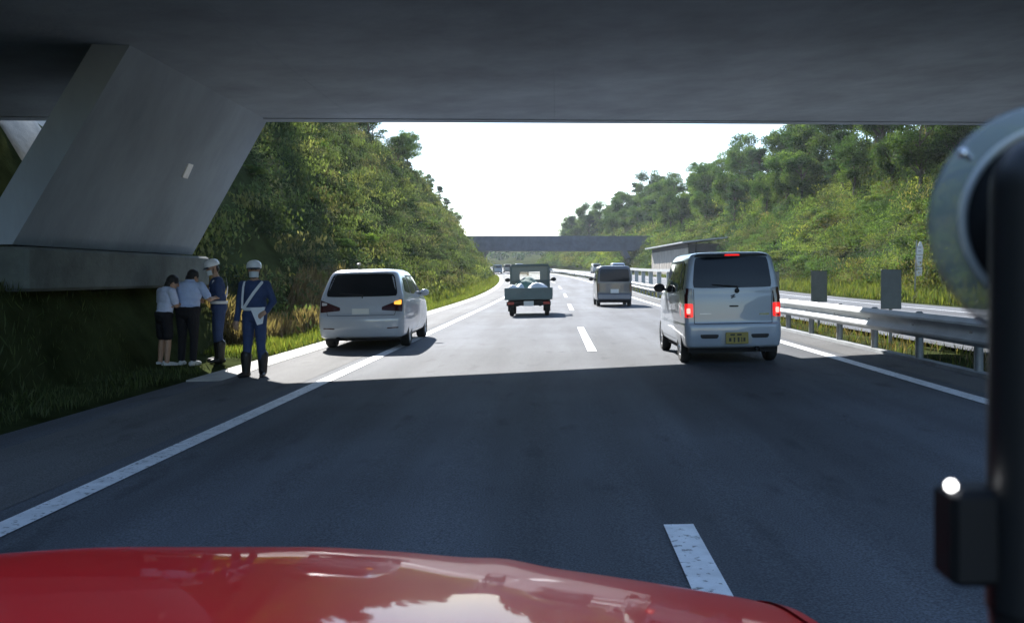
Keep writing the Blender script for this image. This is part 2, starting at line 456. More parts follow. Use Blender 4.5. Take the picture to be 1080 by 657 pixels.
# long shed beside the opposite carriageway
def shed():
    p = W(18.5, 136); r = empty("roadside_shed", p, -tangent(136) * 0 + R(3.5))
    tag(r, "pale boarded shed with shallow overhanging roof beside the opposite carriageway", "shed")
    bd = mat("weathered_boards", (0.42, 0.37, 0.31), 0.8, var=0.3, vscale=2, stretch=(1, 1, .2))
    dk = mat("shed_dark", (0.05, 0.05, 0.055), 0.8)
    m = MB(); m.box(.08, 4.0, -13.92, 13.92, -1.0, 4.1); m.build("wall", dk, r)
    i = 0; y = -14.0
    while y < 13.9:
        m = MB(); m.box(0.0 - .03 * (i % 2), .08, y + .02, y + .98, -.3, 3.55); m.build("board", bd, r)
        y += 1.0; i += 1
    for k in range(4):
        m = MB(); m.box(.1 + k * .98, .1 + k * .98 + .94, -14.0, -13.92, -.3, 3.9); m.build("shaded_end_board", dk, r)  # end facing the camera is coloured dark for its shade
    m = MB(); m.hexa([(-.9, -15.2, 4.12), (4.8, -15.2, 4.75), (4.8, 15, 4.75), (-.9, 15, 4.12), (-.9, -15.2, 4.30), (4.8, -15.2, 4.93), (4.8, 15, 4.93), (-.9, 15, 4.30)])
    m.build("roof", mat("shed_roof", (.45, .45, .45), .6, var=.2, vscale=1), r)
    m = MB(); m.box(.0, .06, -14, 14, 3.6, 4.12); m.build("fascia", dk, r)
shed()
# sprayed-concrete patch on the cut slope beyond the bridge leg
def slope_patch():
    xs = frange(-14.0, -9.6, .35); ys = frange(17.5, 24, .4)
    P = [[W(x, y, .16 + .22 * math.sin(x * 2.3 + y) * math.sin(y * 1.9 - x)) for x in xs] for y in ys]
    m = MB(); m.grid(P); o = m.build("sprayed_concrete_facing", mat("sprayed_concrete", (.50, .46, .40), .9, var=.3, vscale=2, bump=.8, bscale=6), smooth=50)
    sol = o.modifiers.new("t", 'SOLIDIFY'); sol.thickness = .4; sol.offset = -1
    tag(o, "pale rough sprayed-concrete slope face seen behind the bridge leg", "slope facing")
slope_patch()

# ------------------------------------------------------------------ vegetation
def leaf_mat():
    m = bpy.data.materials.new("foliage"); m.use_nodes = True; nt = m.node_tree
    for n in list(nt.nodes):
        if n.type != 'OUTPUT_MATERIAL': nt.nodes.remove(n)
    out = [n for n in nt.nodes if n.type == 'OUTPUT_MATERIAL'][0]
    at = nt.nodes.new("ShaderNodeAttribute"); at.attribute_name = "Col"
    oi = nt.nodes.new("ShaderNodeObjectInfo"); hs = nt.nodes.new("ShaderNodeHueSaturation")
    mr = nt.nodes.new("ShaderNodeMapRange"); mr.inputs[3].default_value = 0.7; mr.inputs[4].default_value = 1.3
    nt.links.new(oi.outputs["Random"], mr.inputs[0]); nt.links.new(mr.outputs[0], hs.inputs["Value"]); nt.links.new(at.outputs["Color"], hs.inputs["Color"])
    df = nt.nodes.new("ShaderNodeBsdfDiffuse"); tr = nt.nodes.new("ShaderNodeBsdfTranslucent"); gl = nt.nodes.new("ShaderNodeBsdfGlossy"); gl.inputs["Roughness"].default_value = .6
    nt.links.new(hs.outputs[0], df.inputs[0])
    br = nt.nodes.new("ShaderNodeMix"); br.data_type = 'RGBA'; br.blend_type = 'MULTIPLY'; br.inputs[0].default_value = 1
    nt.links.new(hs.outputs[0], br.inputs[6]); br.inputs[7].default_value = (1.05, 1.15, .6, 1); nt.links.new(br.outputs[2], tr.inputs[0])
    mx = nt.nodes.new("ShaderNodeMixShader"); mx.inputs[0].default_value = .5; nt.links.new(df.outputs[0], mx.inputs[1]); nt.links.new(tr.outputs[0], mx.inputs[2])
    m2 = nt.nodes.new("ShaderNodeMixShader"); m2.inputs[0].default_value = .02; nt.links.new(mx.outputs[0], m2.inputs[1]); nt.links.new(gl.outputs[0], m2.inputs[2])
    nt.links.new(m2.outputs[0], out.inputs[0])
    return m
LEAF = leaf_mat()
BARK = mat("bark", (0.09, 0.07, 0.05), .9, var=.3, vscale=6, bump=.5, bscale=15)

def leaf_mesh(name, C, size, col, aspect=0.55, dirs=None, lean=None):
    """one quad per leaf. C (N,3) centres, size (N,), col (N,3); dirs: preferred long axis"""
    N = len(C)
    u = rng.normal(size=(N, 3)) if dirs is None else dirs + rng.normal(size=(N, 3)) * (.35 if lean is None else lean)
    u /= np.linalg.norm(u, axis=1, keepdims=True) + 1e-9
    t = rng.normal(size=(N, 3)); v = np.cross(u, t); v /= np.linalg.norm(v, axis=1, keepdims=True) + 1e-9
    s = np.asarray(size)[:, None]
    V = np.empty((N, 4, 3))
    V[:, 0] = C - u * s; V[:, 1] = C + v * s * aspect - u * s * .1; V[:, 2] = C + u * s; V[:, 3] = C - v * s * aspect - u * s * .1
    me = bpy.data.meshes.new(name)
    me.vertices.add(4 * N); me.vertices.foreach_set("co", V.reshape(-1).astype(np.float32))
    me.loops.add(4 * N); me.loops.foreach_set("vertex_index", np.arange(4 * N, dtype=np.int32))
    me.polygons.add(N); me.polygons.foreach_set("loop_start", np.arange(0, 4 * N, 4, dtype=np.int32))
    try: me.polygons.foreach_set("loop_total", np.full(N, 4, dtype=np.int32))
    except Exception: pass
    me.update(calc_edges=True); me.validate()
    a = me.color_attributes.new("Col", 'FLOAT_COLOR', 'POINT')
    cc = np.ones((N, 4, 4), dtype=np.float32); cc[:, :, :3] = np.asarray(col)[:, None, :]
    a.data.foreach_set("color", cc.reshape(-1))
    me.materials.append(LEAF)
    return me
def sphere_dirs(n):
    d = rng.normal(size=(n, 3)); return d / np.linalg.norm(d, axis=1, keepdims=True)
PAL_TREE = np.array([(.038, .072, .022), (.055, .095, .025), (.085, .125, .03), (.03, .055, .03)])
PAL_SCRUB = np.array([(.075, .115, .03), (.11, .15, .035), (.06, .10, .03), (.14, .16, .045), (.035, .065, .026), (.10, .095, .045)])

def tree_proto(kind, seed):
    """returns crown mesh, trunk mesh; unit tree about 7 m tall"""
    r_ = np.random.default_rng(seed)
    Hh = 7.0; cl = []
    if kind == 'broad':
        for k in range(34):
            d = r_.normal(size=3); d /= np.linalg.norm(d); rr = r_.uniform(.35, 1) ** .5
            cl.append((np.array([d[0] * 2.1 * rr, d[1] * 2.1 * rr, 4.4 + d[2] * 2.3 * rr]), r_.uniform(.55, 1.0)))
    elif kind == 'bush':
        for k in range(26):
            d = r_.normal(size=3); d /= np.linalg.norm(d); rr = r_.uniform(.5, 1)
            cl.append((np.array([d[0] * 2.0 * rr, d[1] * 2.0 * rr, 2.0 + abs(d[2]) * 1.7 * rr]), r_.uniform(.5, .95)))
    else:   # pine: layered pads on a taller stem
        for k in range(36):
            t = r_.uniform(0, 1); z = 2.2 + 4.8 * t; rad = (1.9 * (1 - t) + .35)
            a = r_.uniform(0, 6.28); q = r_.uniform(.2, 1)
            cl.append((np.array([math.cos(a) * rad * q, math.sin(a) * rad * q, z - .3 * q]), r_.uniform(.4, .75)))
    C = []; K = []; Sz = []
    for c, r in cl:
        n = int(270 * (r / .7) ** 2); d = sphere_dirs(n); sh = rng.uniform(.45, 1.08, (n, 1))
        sc = np.array([1, 1, .7]) if kind != 'pine' else np.array([1.25, 1.25, .38])
        C.append(c + d * sh * r * sc); base = PAL_TREE[r_.integers(0, 3 if kind != 'pine' else 4)] * r_.uniform(.8, 1.35)
        if kind == 'bush': base = PAL_SCRUB[r_.integers(0, 4)] * r_.uniform(.7, 1.5)
        if kind == 'pine': base = np.array((.035, .06, .028)) * r_.uniform(.8, 1.4)
        K.append(np.clip(base * rng.uniform(.6, 1.5, (n, 1)), 0, 1)); Sz.append(rng.uniform(.05, .12, n))
    crown = leaf_mesh("crown", np.concatenate(C), np.concatenate(Sz), np.concatenate(K))
    m = MB()
    top = {'broad': 5.2, 'bush': 2.6}.get(kind, 6.8)
    pts = [(0, 0, -.6), (.05, .03, 1.2), (-.08, .06, 2.6), (.04, -.05, top * .75), (.0, 0, top)]
    m.path(pts, [.17, .14, .11, .07, .03], 8)
    for c, r in cl[::3]:
        zb = max(1.4, c[2] - 1.1 - abs(c[0]) * .3); m.path([(0, 0, zb), (c[0] * .55, c[1] * .55, zb + (c[2] - zb) * .6), tuple(c)], [.06, .04, .015], 6)
    trunk = m.mesh("trunk", BARK, 60)
    return crown, trunk
PROTO = {('broad', i): tree_proto('broad', 20 + i) for i in range(4)}
PROTO.update({('bush', i): tree_proto('bush', 60 + i) for i in range(5)})
PROTO.update({('pine', i): tree_proto('pine', 40 + i) for i in range(2)})
def plant_tree(kind, i, xl, Y, s, rz, name, label, group, sz=1.0):
    crown, trunk = PROTO[(kind, i)]
    p = W(xl, Y); r = empty(name, p, rz); r.scale = (s, s, s * sz)
    tag(r, label, "tree", group)
    o = bpy.data.objects.new("crown", crown); link(o, r); o = bpy.data.objects.new("trunk", trunk); link(o, r)
    return r
rt = random.Random(5)
def ordinal(k):
    n = k + 1; return "%d%s" % (n, "th" if 10 <= n % 100 <= 20 else {1: "st", 2: "nd", 3: "rd"}.get(n % 10, "th"))
# trees along the left crest
for k in range(26):
    Y = 34 + k * 6.2 + rt.uniform(-2, 2); xl = -(6.35 + crest_l(Y) / 1.35) + rt.uniform(-3.0, 1.2)
    kind = 'pine' if rt.random() < .3 else 'broad'
    s = rt.uniform(.38, .75) * (.75 if Y > 120 else 1.0)
    zone = "just beyond the overbridge" if Y < 80 else ("halfway to the far overbridge" if Y < 135 else "near the far overbridge")
    plant_tree(kind, rt.randrange(2 if kind == 'pine' else 4), xl, Y, s, rt.uniform(0, 6.28), "%s_tree" % ('pine' if kind == 'pine' else 'broadleaf'),
               "%s on the crest of the left cutting, %s from the overbridge" % ("dark pine" if kind == 'pine' else "leafy tree", ordinal(k)), "trees along the left crest")
# the tall pair that breaks the left skyline and the small one further on
for (xl, Y, s, kd, lb) in ((-16.4, 88, .72, 'broad', "tallest leafy tree on the left skyline, just under the edge of the overbridge"),
                           (-17.4, 97, .66, 'pine', "tall feathery pine on the left skyline beside the tallest tree"),
                           (-12.9, 158, .55, 'pine', "small lone pine standing up from the left skyline above the far overbridge")):
    plant_tree(kd, 0, xl, Y, s, 1.0, "skyline_tree", lb, None)
# dense dark trees crowding the slope right behind the bridge leg
for k, (xl, Y, s) in enumerate(((-13.4, 31.5, .6), (-14.2, 36.5, .7), (-14.5, 43.0, .8), (-15.2, 50.0, .85))):
    plant_tree('broad', k % 4, xl, Y, s, k * 1.3, "broadleaf_tree", "dark leafy tree on the slope behind the bridge leg, %s counting away from it" % ordinal(k), "dark trees behind the bridge leg")
# wood on the right-hand hillside: three rows up the slope
for row, (off, n) in enumerate(((7.4, 34), (11.2, 34), (15.5, 30))):
    for k in range(n):
        Y = 26 + (k + rt.uniform(-.35, .35)) * (7.6 if row < 2 else 8.6) + row * 2
        if Y > 285: continue
        xl = 19.4 + off * (crest_r(Y) / 13.0) + rt.uniform(-1.3, 1.3)
        kind = 'pine' if rt.random() < .22 else 'broad'
        s = rt.uniform(.85, 1.25) if row else rt.uniform(.75, 1.1)
        if rt.random() < .12: s *= 1.2
        zone = "nearest the overbridge" if Y < 85 else ("halfway along" if Y < 160 else "towards the far overbridge")
        rows = ("lowest row", "middle row", "topmost row")[row]
        plant_tree(kind, rt.randrange(2 if kind == 'pine' else 4), xl, Y, s, rt.uniform(0, 6.28), "%s_tree" % ('pine' if kind == 'pine' else 'broadleaf'),
                   "%s in the right hillside wood, %s, %s from the overbridge" % ("dark pine" if kind == 'pine' else "leafy tree", rows, ordinal(k)), "trees of the right-hand hillside wood")

def scrub(name, label, N, sampler, pal, leafs=185, lsz=(.028, .06), rad=(.35, .95), grassy=0.10):
    C = []; K = []; Sz = []; D = []
    for k in range(N):
        xl, Y = sampler()
        p = np.array(W(xl, Y)); far = max(1.0, Y / 55.0)
        r = rng.uniform(*rad) * (1 + .10 * far)
        base = pal[rng.integers(0, len(pal))] * rng.uniform(.45, 1.45)
        n = int(leafs * (r / .6) ** 1.3 / far ** .55) + 8
        g = rng.random() < grassy
        d = sphere_dirs(n); d[:, 2] = np.abs(d[:, 2]) * .9
        if g:
            off = np.stack([rng.normal(0, r * .6, n), rng.normal(0, r * .6, n), rng.uniform(0, r * .8, n)], 1)
            C.append(p + off); D.append(np.tile([0, 0, 1.0], (n, 1)) + d * .5); Sz.append(rng.uniform(.9, 1.7, n) * lsz[1] * far ** .5)
            K.append(base[None] * np.array([1.25, 1.15, .9]) * rng.uniform(.7, 1.3, (n, 1)))
        else:
            C.append(p + d * r * rng.uniform(.5, 1.05, (n, 1)) * np.array([1, 1, .85])); D.append(rng.normal(size=(n, 3)))
            Sz.append(rng.uniform(*lsz, n) * far ** .75 * 1.15); K.append(base[None] * rng.uniform(.7, 1.35, (n, 1)))
    me = leaf_mesh(name, np.concatenate(C), np.concatenate(Sz), np.clip(np.concatenate(K), 0, 1), .42, np.concatenate(D))
    o = bpy.data.objects.new(name, me); link(o); tag(o, label, "scrub", kind="stuff")
    return o
def samp_left():
    while True:
        Y = 15 + 190 * rng.random() ** 1.5; t = rng.random()
        xl = -6.7 - t * (crest_l(Y) / 1.35 + 2.5)
        if Y < 24 and -13 < xl and Y > 17 and xl < -8.9: continue
        if Y < 20.5 and xl > -10.5: continue
        return xl, Y
def samp_right():
    Y = 24 + 260 * rng.random() ** 1.35; t = rng.random() ** .85
    return (19.7 if not 118 < Y < 154 else 24.0) + t * (crest_r(Y) / .97 - (2.8 if 118 < Y < 154 else -1.5)), Y
scrub("left_slope_scrub", "green scrub and grass covering the steep left cutting slope", 3300, samp_left, np.array([(.085, .115, .05), (.11, .14, .06), (.07, .10, .05), (.13, .145, .07), (.05, .075, .04), (.11, .11, .07)]), leafs=170, rad=(.3, .85), grassy=.3)
scrub("right_slope_scrub", "sunlit yellow-green scrub covering the right-hand hillside", 3300, samp_right, PAL_SCRUB, leafs=160, rad=(.6, 1.8), lsz=(.035, .07), grassy=.10)
# single bushes standing proud of the scrub
def bushes(n, sampler, side, lo, hi):
    pts = sorted((sampler() for _ in range(n)), key=lambda q: q[1])
    for k, (xl, Y) in enumerate(pts):
        crown, trunk = PROTO[('bush', rt.randrange(5))]
        s_ = rt.uniform(lo, hi); r = empty("bush", W(xl, Y, -1.2 * s_), rt.uniform(0, 6.28)); r.scale = (s_ * 1.25, s_ * 1.25, s_ * rt.uniform(.7, .95))
        tag(r, "rounded bush in the scrub of the %s slope, %s counting away from the overbridge" % (side, ordinal(k)), "bush", "bushes on the %s slope" % side)
        o = bpy.data.objects.new("crown", crown); link(o, r); o = bpy.data.objects.new("trunk", trunk); link(o, r)
def bush_right():
    Y = 34 + 150 * rng.random() ** 1.2; return (20.6 if not 116 < Y < 156 else 25.5) + rng.random() * 9.5, Y
def bush_left():
    Y = 30 + 120 * rng.random() ** 1.2; return -8.2 - rng.random() * (crest_l(Y) / 1.35 - 2), Y
bushes(170, bush_right, "right", .30, .66)
bushes(60, bush_left, "left", .16, .36)
# far wood closing the view under the distant bridge
def samp_far():
    Y = 330 + 420 * rng.random(); X = rng.uniform(-170, 140)
    return X - shift(Y), Y
def far_wood():
    C = []; K = []; Sz = []
    for k in range(1500):
        Y = 300 + 380 * rng.random(); X = rng.uniform(-230, 170); xl = X - shift(Y)
        if -16 < xl < 20: continue
        p = np.array(W(xl, Y)); p[2] += 7 * sstep(400, 620, Y)
        r = rng.uniform(1.5, 3.2); n = 34; d = sphere_dirs(n); d[:, 2] = np.abs(d[:, 2])
        if Y < 420: r *= .6
        C.append(p + d * r); K.append(np.array((.05, .085, .035))[None] * rng.uniform(.6, 1.4, (n, 1)) * rng.uniform(.7, 1.3)); Sz.append(rng.uniform(.5, .9, n))
    o = bpy.data.objects.new("far_wood", leaf_mesh("far_wood", np.concatenate(C), np.concatenate(Sz), np.concatenate(K))); link(o)
    tag(o, "bluish wooded hillside closing the view under the distant overbridge", "woodland", kind="stuff")
far_wood()
# grass verges
def grass(name, label, regions):
    C = []; K = []; Sz = []
    for (x0, x1, Y0, Y1, N, h, cols) in regions:
        cols = np.array(cols)
        Yv = Y0 + (Y1 - Y0) * rng.random(N) ** 1.25; Xv = rng.uniform(x0, x1, N)
        keep = ~((np.abs(Xv + 5.95) < .75) & (np.abs(Yv - 15.9) < 1.1)); Xv, Yv = Xv[keep], Yv[keep]; N = len(Xv)
        hh = rng.uniform(.45, 1.2, N) * h
        clump = .6 + .7 * (np.sin(Yv * 2.1 + Xv * 3.0) * np.sin(Yv * .83 + 1) * .5 + .5); hh *= clump
        P = np.array([tuple(W(a, b)) for a, b in zip(Xv, Yv)]); P[:, 2] += hh * .45
        C.append(P); Sz.append(hh * .55); K.append(cols[rng.integers(0, len(cols), N)] * rng.uniform(.7, 1.3, (N, 1)))
    D = np.tile([0, 0, 1.0], (sum(len(c) for c in C), 1))
    me = leaf_mesh(name, np.concatenate(C), np.concatenate(Sz), np.concatenate(K), .10, D, .28)
    o = bpy.data.objects.new(name, me); link(o); tag(o, label, "grass", kind="stuff")
GY = [(.13, .15, .03), (.17, .17, .04), (.09, .12, .03)]
GB = [(.17, .12, .07), (.20, .15, .08), (.13, .09, .05)]
grass("left_verge_grass", "yellow-green and dry grass along the left verge beside the gutter",
      [(-6.3, -5.1, 17.5, 60, 15000, .20, GY), (-6.3, -5.1, 60, 150, 9000, .3, GY), (-7.3, -6.0, 19, 34, 9000, .55, GB), (-6.9, -5.9, 30, 120, 9000, .5, GY),
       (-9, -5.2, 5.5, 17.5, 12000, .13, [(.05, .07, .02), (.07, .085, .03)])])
grass("right_verge_grass", "bright yellow-green grass along the verge of the opposite carriageway",
      [(17.4, 20.6, 30, 140, 26000, .38, GY), (17.4, 20.4, 34, 80, 9000, .6, GY)])
grass("median_grass", "thin dry weeds along the median behind the guard rail", [(5.5, 6.8, 9, 80, 6000, .16, GB + GY)])

# ------------------------------------------------------------------ vehicles
GLASS = mat("tinted_glass", (0.010, 0.013, 0.016), 0.05, spec=0.28, coat=0.0)
RUBBER = mat("rubber", (0.02, 0.02, 0.02), 0.8)
BLACKP = mat("black_plastic", (0.018, 0.018, 0.02), 0.55)
DARK = mat("underbody", (0.015, 0.015, 0.016), 0.9)
ALLOY = mat("alloy", (0.55, 0.56, 0.58), 0.3, 0.8)
CHROME = mat("chrome", (0.85, 0.85, 0.86), 0.08, 1.0)
WHITEP = mat("white_car_paint", (0.38, 0.43, 0.50), 0.28, coat=0.6, var=.03, vscale=1.5)
PEARL = mat("pearl_white_paint", (0.49, 0.53, 0.60), 0.25, coat=0.7, var=.03, vscale=1.5)
REDLENS = mat("red_lens", (0.30, 0.012, 0.012), 0.15, coat=.6)
SMOKE = mat("smoked_lens", (0.05, 0.012, 0.014), 0.12, coat=.6)
REDLIT = mat("lit_brake_lamp", (0.8, 0.03, 0.02), 0.2, emit=(1.0, 0.02, 0.02), estr=.32)
REDHOT = mat("lit_brake_bulb", (0.9, 0.3, 0.25), 0.2, emit=(1.0, 0.35, 0.3), estr=.7)
AMBER = mat("lit_indicator", (0.9, 0.45, 0.05), 0.2, emit=(1.0, 0.42, 0.06), estr=.6)
CLEARL = mat("clear_lens", (0.6, 0.6, 0.62), 0.1, coat=.5)
PLATE_Y = mat("yellow_number_plate", (0.30, 0.24, 0.045), 0.45, var=.1, vscale=20)
PLATE_W = mat("white_number_plate", (0.7, 0.72, 0.70), 0.45)
INK = mat("plate_ink", (0.02, 0.025, 0.02), 0.6)

def catmull(keys, n):
    K = np.array(keys, float); out = []
    m = len(K)
    for i in range(m - 1):
        p0, p1, p2, p3 = K[max(0, i-1)], K[i], K[i+1], K[min(m-1, i+2)]
        for t in np.linspace(0, 1, n, endpoint=False):
            # damped tangents keep corners crisp
            m1 = (p2 - p0) * .30; m2 = (p3 - p1) * .30
            h = (2*t**3 - 3*t**2 + 1) * p1 + (t**3 - 2*t**2 + t) * m1 + (-2*t**3 + 3*t**2) * p2 + (t**3 - t**2) * m2
            out.append(h)
    out.append(K[-1]); return np.array(out)
def outline(w_, yr, yf, rr, rf, bul_r, bul_f):
    """closed plan outline (ccw from rear left), half width w_, rear yr, front yf"""
    pts = []
    L = yf - yr; side = lambda y: w_ * (1 - .045 * abs((2 * (y - yr) / L - 1)) ** 3)
    half = []
    wr = side(yr + rr); wf = side(yf - rf)
    for t in np.linspace(0, 1, 9)[:-1]:
        x = t * (wr - rr); half.append((x, yr + bul_r * (x / wr) ** 2))
    y0 = bul_r * ((wr - rr) / wr) ** 2
    for a in np.linspace(0, math.pi / 2, 7)[:-1]:
        half.append((wr - rr + rr * math.sin(a), yr + y0 * (1 - a / 1.571) + rr * (1 - math.cos(a))))
    for y in np.linspace(yr + rr, yf - rf, 22)[:-1]: half.append((side(y), y))
    for a in np.linspace(0, math.pi / 2, 7)[:-1]:
        half.append((wf - rf + rf * math.cos(a), yf - rf + rf * math.sin(a) - bul_f * a / 1.571 * ((wf - rf) / wf) ** 2))
    for t in np.linspace(1, 0, 7):
        x = t * (wf - rf); half.append((x, yf - bul_f * (x / wf) ** 2))
    right = half; left = [(-x, y) for x, y in half[1:-1]][::-1]
    return right + left
def slice_body(keys, name, paint, wheels, wr_, wheel_x, parent):
    """keys: (z, halfwidth, y_rear, y_front, r_rear, r_front, bulge_r, bulge_f)"""
    K = catmull(keys, 4); rings = []
    for k in K: rings.append([(x, y, k[0]) for x, y in outline(*k[1:])])
    n = len(rings[0]); m = MB()
    m.add([p for r in rings for p in r], [(i*n+j, i*n+(j+1) % n, (i+1)*n+(j+1) % n, (i+1)*n+j) for i in range(len(rings)-1) for j in range(n)] +
          [tuple(range(n-1, -1, -1)), tuple(range((len(rings)-1)*n, len(rings)*n))])
    o = m.build(name, [paint, DARK], parent, None, weld=True)
    cut = MB()
    for y in wheels:
        cut.tube((-2, y, wr_ - .01), (2, y, wr_ - .01), wr_ + .055, n=40)
    c = cut.build("cutter", [DARK]); 
    md = o.modifiers.new("b", 'BOOLEAN'); md.operation = 'DIFFERENCE'; md.object = c; md.solver = 'EXACT'
    try: md.material_mode = 'TRANSFER'
    except Exception: pass
    dg = bpy.context.evaluated_depsgraph_get(); me = bpy.data.meshes.new_from_object(o.evaluated_get(dg))
    o.modifiers.clear(); old = o.data; o.data = me; bpy.data.meshes.remove(old)
    bpy.data.objects.remove(c)
    me.polygons.foreach_set("use_smooth", [True]*len(me.polygons)); me.set_sharp_from_angle(angle=R(32))
    bm = bmesh.new(); bm.from_mesh(me); bvh = BVHTree.FromBMesh(bm); bm.free()
    return o, bvh
def panel(bvh, corners, side, off, name, m_, parent, nu=10, nv=8, rnd=.05, skirt=.02, smooth=50):
    """a piece laid on the bodywork. corners (a,b) x4 ccw seen from outside; side: 'rear','left','right','front','top'"""
    c = [np.array(q, float) for q in corners]
    P = []
    for i in range(nv + 1):
        row = []
        for j in range(nu + 1):
            u = 2 * j / nu - 1; v = 2 * i / nv - 1
            uu = u * (1 - rnd * v ** 6); vv = v * (1 - rnd * u ** 6); u, v = (uu + 1) / 2, (vv + 1) / 2
            q = (c[0] * (1 - u) + c[1] * u) * (1 - v) + (c[3] * (1 - u) + c[2] * u) * v
            if side == 'rear': o_, d = Vector((q[0], -6, q[1])), Vector((0, 1, 0))
            elif side == 'front': o_, d = Vector((q[0], 6, q[1])), Vector((0, -1, 0))
            elif side == 'right': o_, d = Vector((3, q[0], q[1])), Vector((-1, 0, 0))
            elif side == 'left': o_, d = Vector((-3, q[0], q[1])), Vector((1, 0, 0))
            else: o_, d = Vector((q[0], q[1], 4)), Vector((0, 0, -1))
            hit = bvh.ray_cast(o_, d)[0]
            if hit is None: hit = o_ + d * 3
            row.append((hit, d))
        P.append(row)
    m = MB(); m.grid([[h - d * off for h, d in row] for row in P])
    loop = P[0] + [r[-1] for r in P[1:]] + P[-1][::-1][1:] + [r[0] for r in P[::-1]][1:]
    m.grid([[h + d * skirt for h, d in loop], [h - d * off for h, d in loop]])
    o = m.build(name, m_, parent, smooth, weld=True)
    return o
WHEEL_CACHE = {}
def wheel(parent, x, y, r, wd, side, spokes=6, rim=ALLOY):
    key = (r, wd, spokes, rim.name)
    if key not in WHEEL_CACHE:
        M_ = Matrix.Rotation(R(90), 4, 'Y')
        m = MB(); h = wd / 2
        m.lathe([(r*.66, -h*.85), (r*.72, -h), (r*.9, -h), (r*.985, -h*.7), (r, -h*.3), (r, h*.3), (r*.985, h*.7), (r*.9, h), (r*.72, h), (r*.66, h*.85)], 32, M_)
        ty = m.mesh("tyre", RUBBER, 40)
        m = MB(); m.lathe([(r*.66, -h*.5), (r*.66, h*.9), (r*.61, h*.85), (r*.58, h*.4), (.001, h*.3)], 32, M_)
        for k in range(spokes):
            a = 2 * math.pi * k / spokes; ca, sa = math.cos(a), math.sin(a)
            pts = []
            for xx in (h*.35, h*.78):
                for (rr, tt) in ((r*.10, -.028), (r*.62, -.02), (r*.62, .02), (r*.10, .028)):
                    pts.append((xx, rr*ca - tt*sa, rr*sa + tt*ca))
            m.hexa(pts)
        m.lathe([(.05, h*.3), (.05, h*.85), (.001, h*.88)], 14, M_)
        rm = m.mesh("rim", rim, 40)
        WHEEL_CACHE[key] = (ty, rm)
    ty, rm = WHEEL_CACHE[key]
    w_ = bpy.data.objects.new("wheel", ty); link(w_, parent); w_.location = (x, y, r); 
    if side < 0: w_.rotation_euler = (0, 0, math.pi)
    rr_ = bpy.data.objects.new("rim", rm); link(rr_, w_)
def seam(bvh, pts, side, parent, wdt=.007, name="panel_gap", m_=None):
    """thin dark gap drawn along a polyline on the bodywork"""
    m = MB()
    for (a, b) in zip(pts[:-1], pts[1:]):
        n = max(2, int(math.dist(a, b) / .06)); A = []; 
        dx, dz = b[0]-a[0], b[1]-a[1]; L = math.hypot(dx, dz); nx, nz = -dz/L*wdt/2, dx/L*wdt/2
        rows = [[], []]
        for k in range(n+1):
            t = k / n
            for s_, sg in ((0, -1), (1, 1)):
                q = (a[0]+dx*t+nx*sg, a[1]+dz*t+nz*sg)
                if side == 'rear': o_, d = Vector((q[0], -6, q[1])), Vector((0, 1, 0))
                else:
                    sx = 3 if side == 'right' else -3; o_, d = Vector((sx, q[0], q[1])), Vector((-1 if sx > 0 else 1, 0, 0))
                h = bvh.ray_cast(o_, d)[0]
                rows[s_].append((h if h is not None else o_ + d*2.3) - d * .002)
        m.grid(rows)
    return m.build(name, m_ or BLACKP, parent)
def mirror_part(parent, x, y, z, m_, sx):
    mb = MB(); mb.ell((x + sx*.10, y, z), (.10, .05, .075), 14, 10); mb.tube((x - sx*.03, y + .02, z - .03), (x + sx*.05, y, z - .02), .018)
    mb.build("door_mirror", m_, parent, 50)
def plate(parent, x, y, z, m_, digits=(), wd=.33, h=.165):
    mb = MB(); mb.box(x - wd/2, x + wd/2, y - .012, y + .004, z - h/2, z + h/2, .004); p = mb.build("number_plate", m_, parent)
    for (a, b, c, d) in digits:
        mb = MB(); mb.box(x + a*wd - .0, x + b*wd, y - .0155, y - .0125, z + c*h, z + d*h); mb.build("plate_stroke", INK, p)

def road_at(X, Y):
    return surf(X - shift(Y)) + zr(Y)

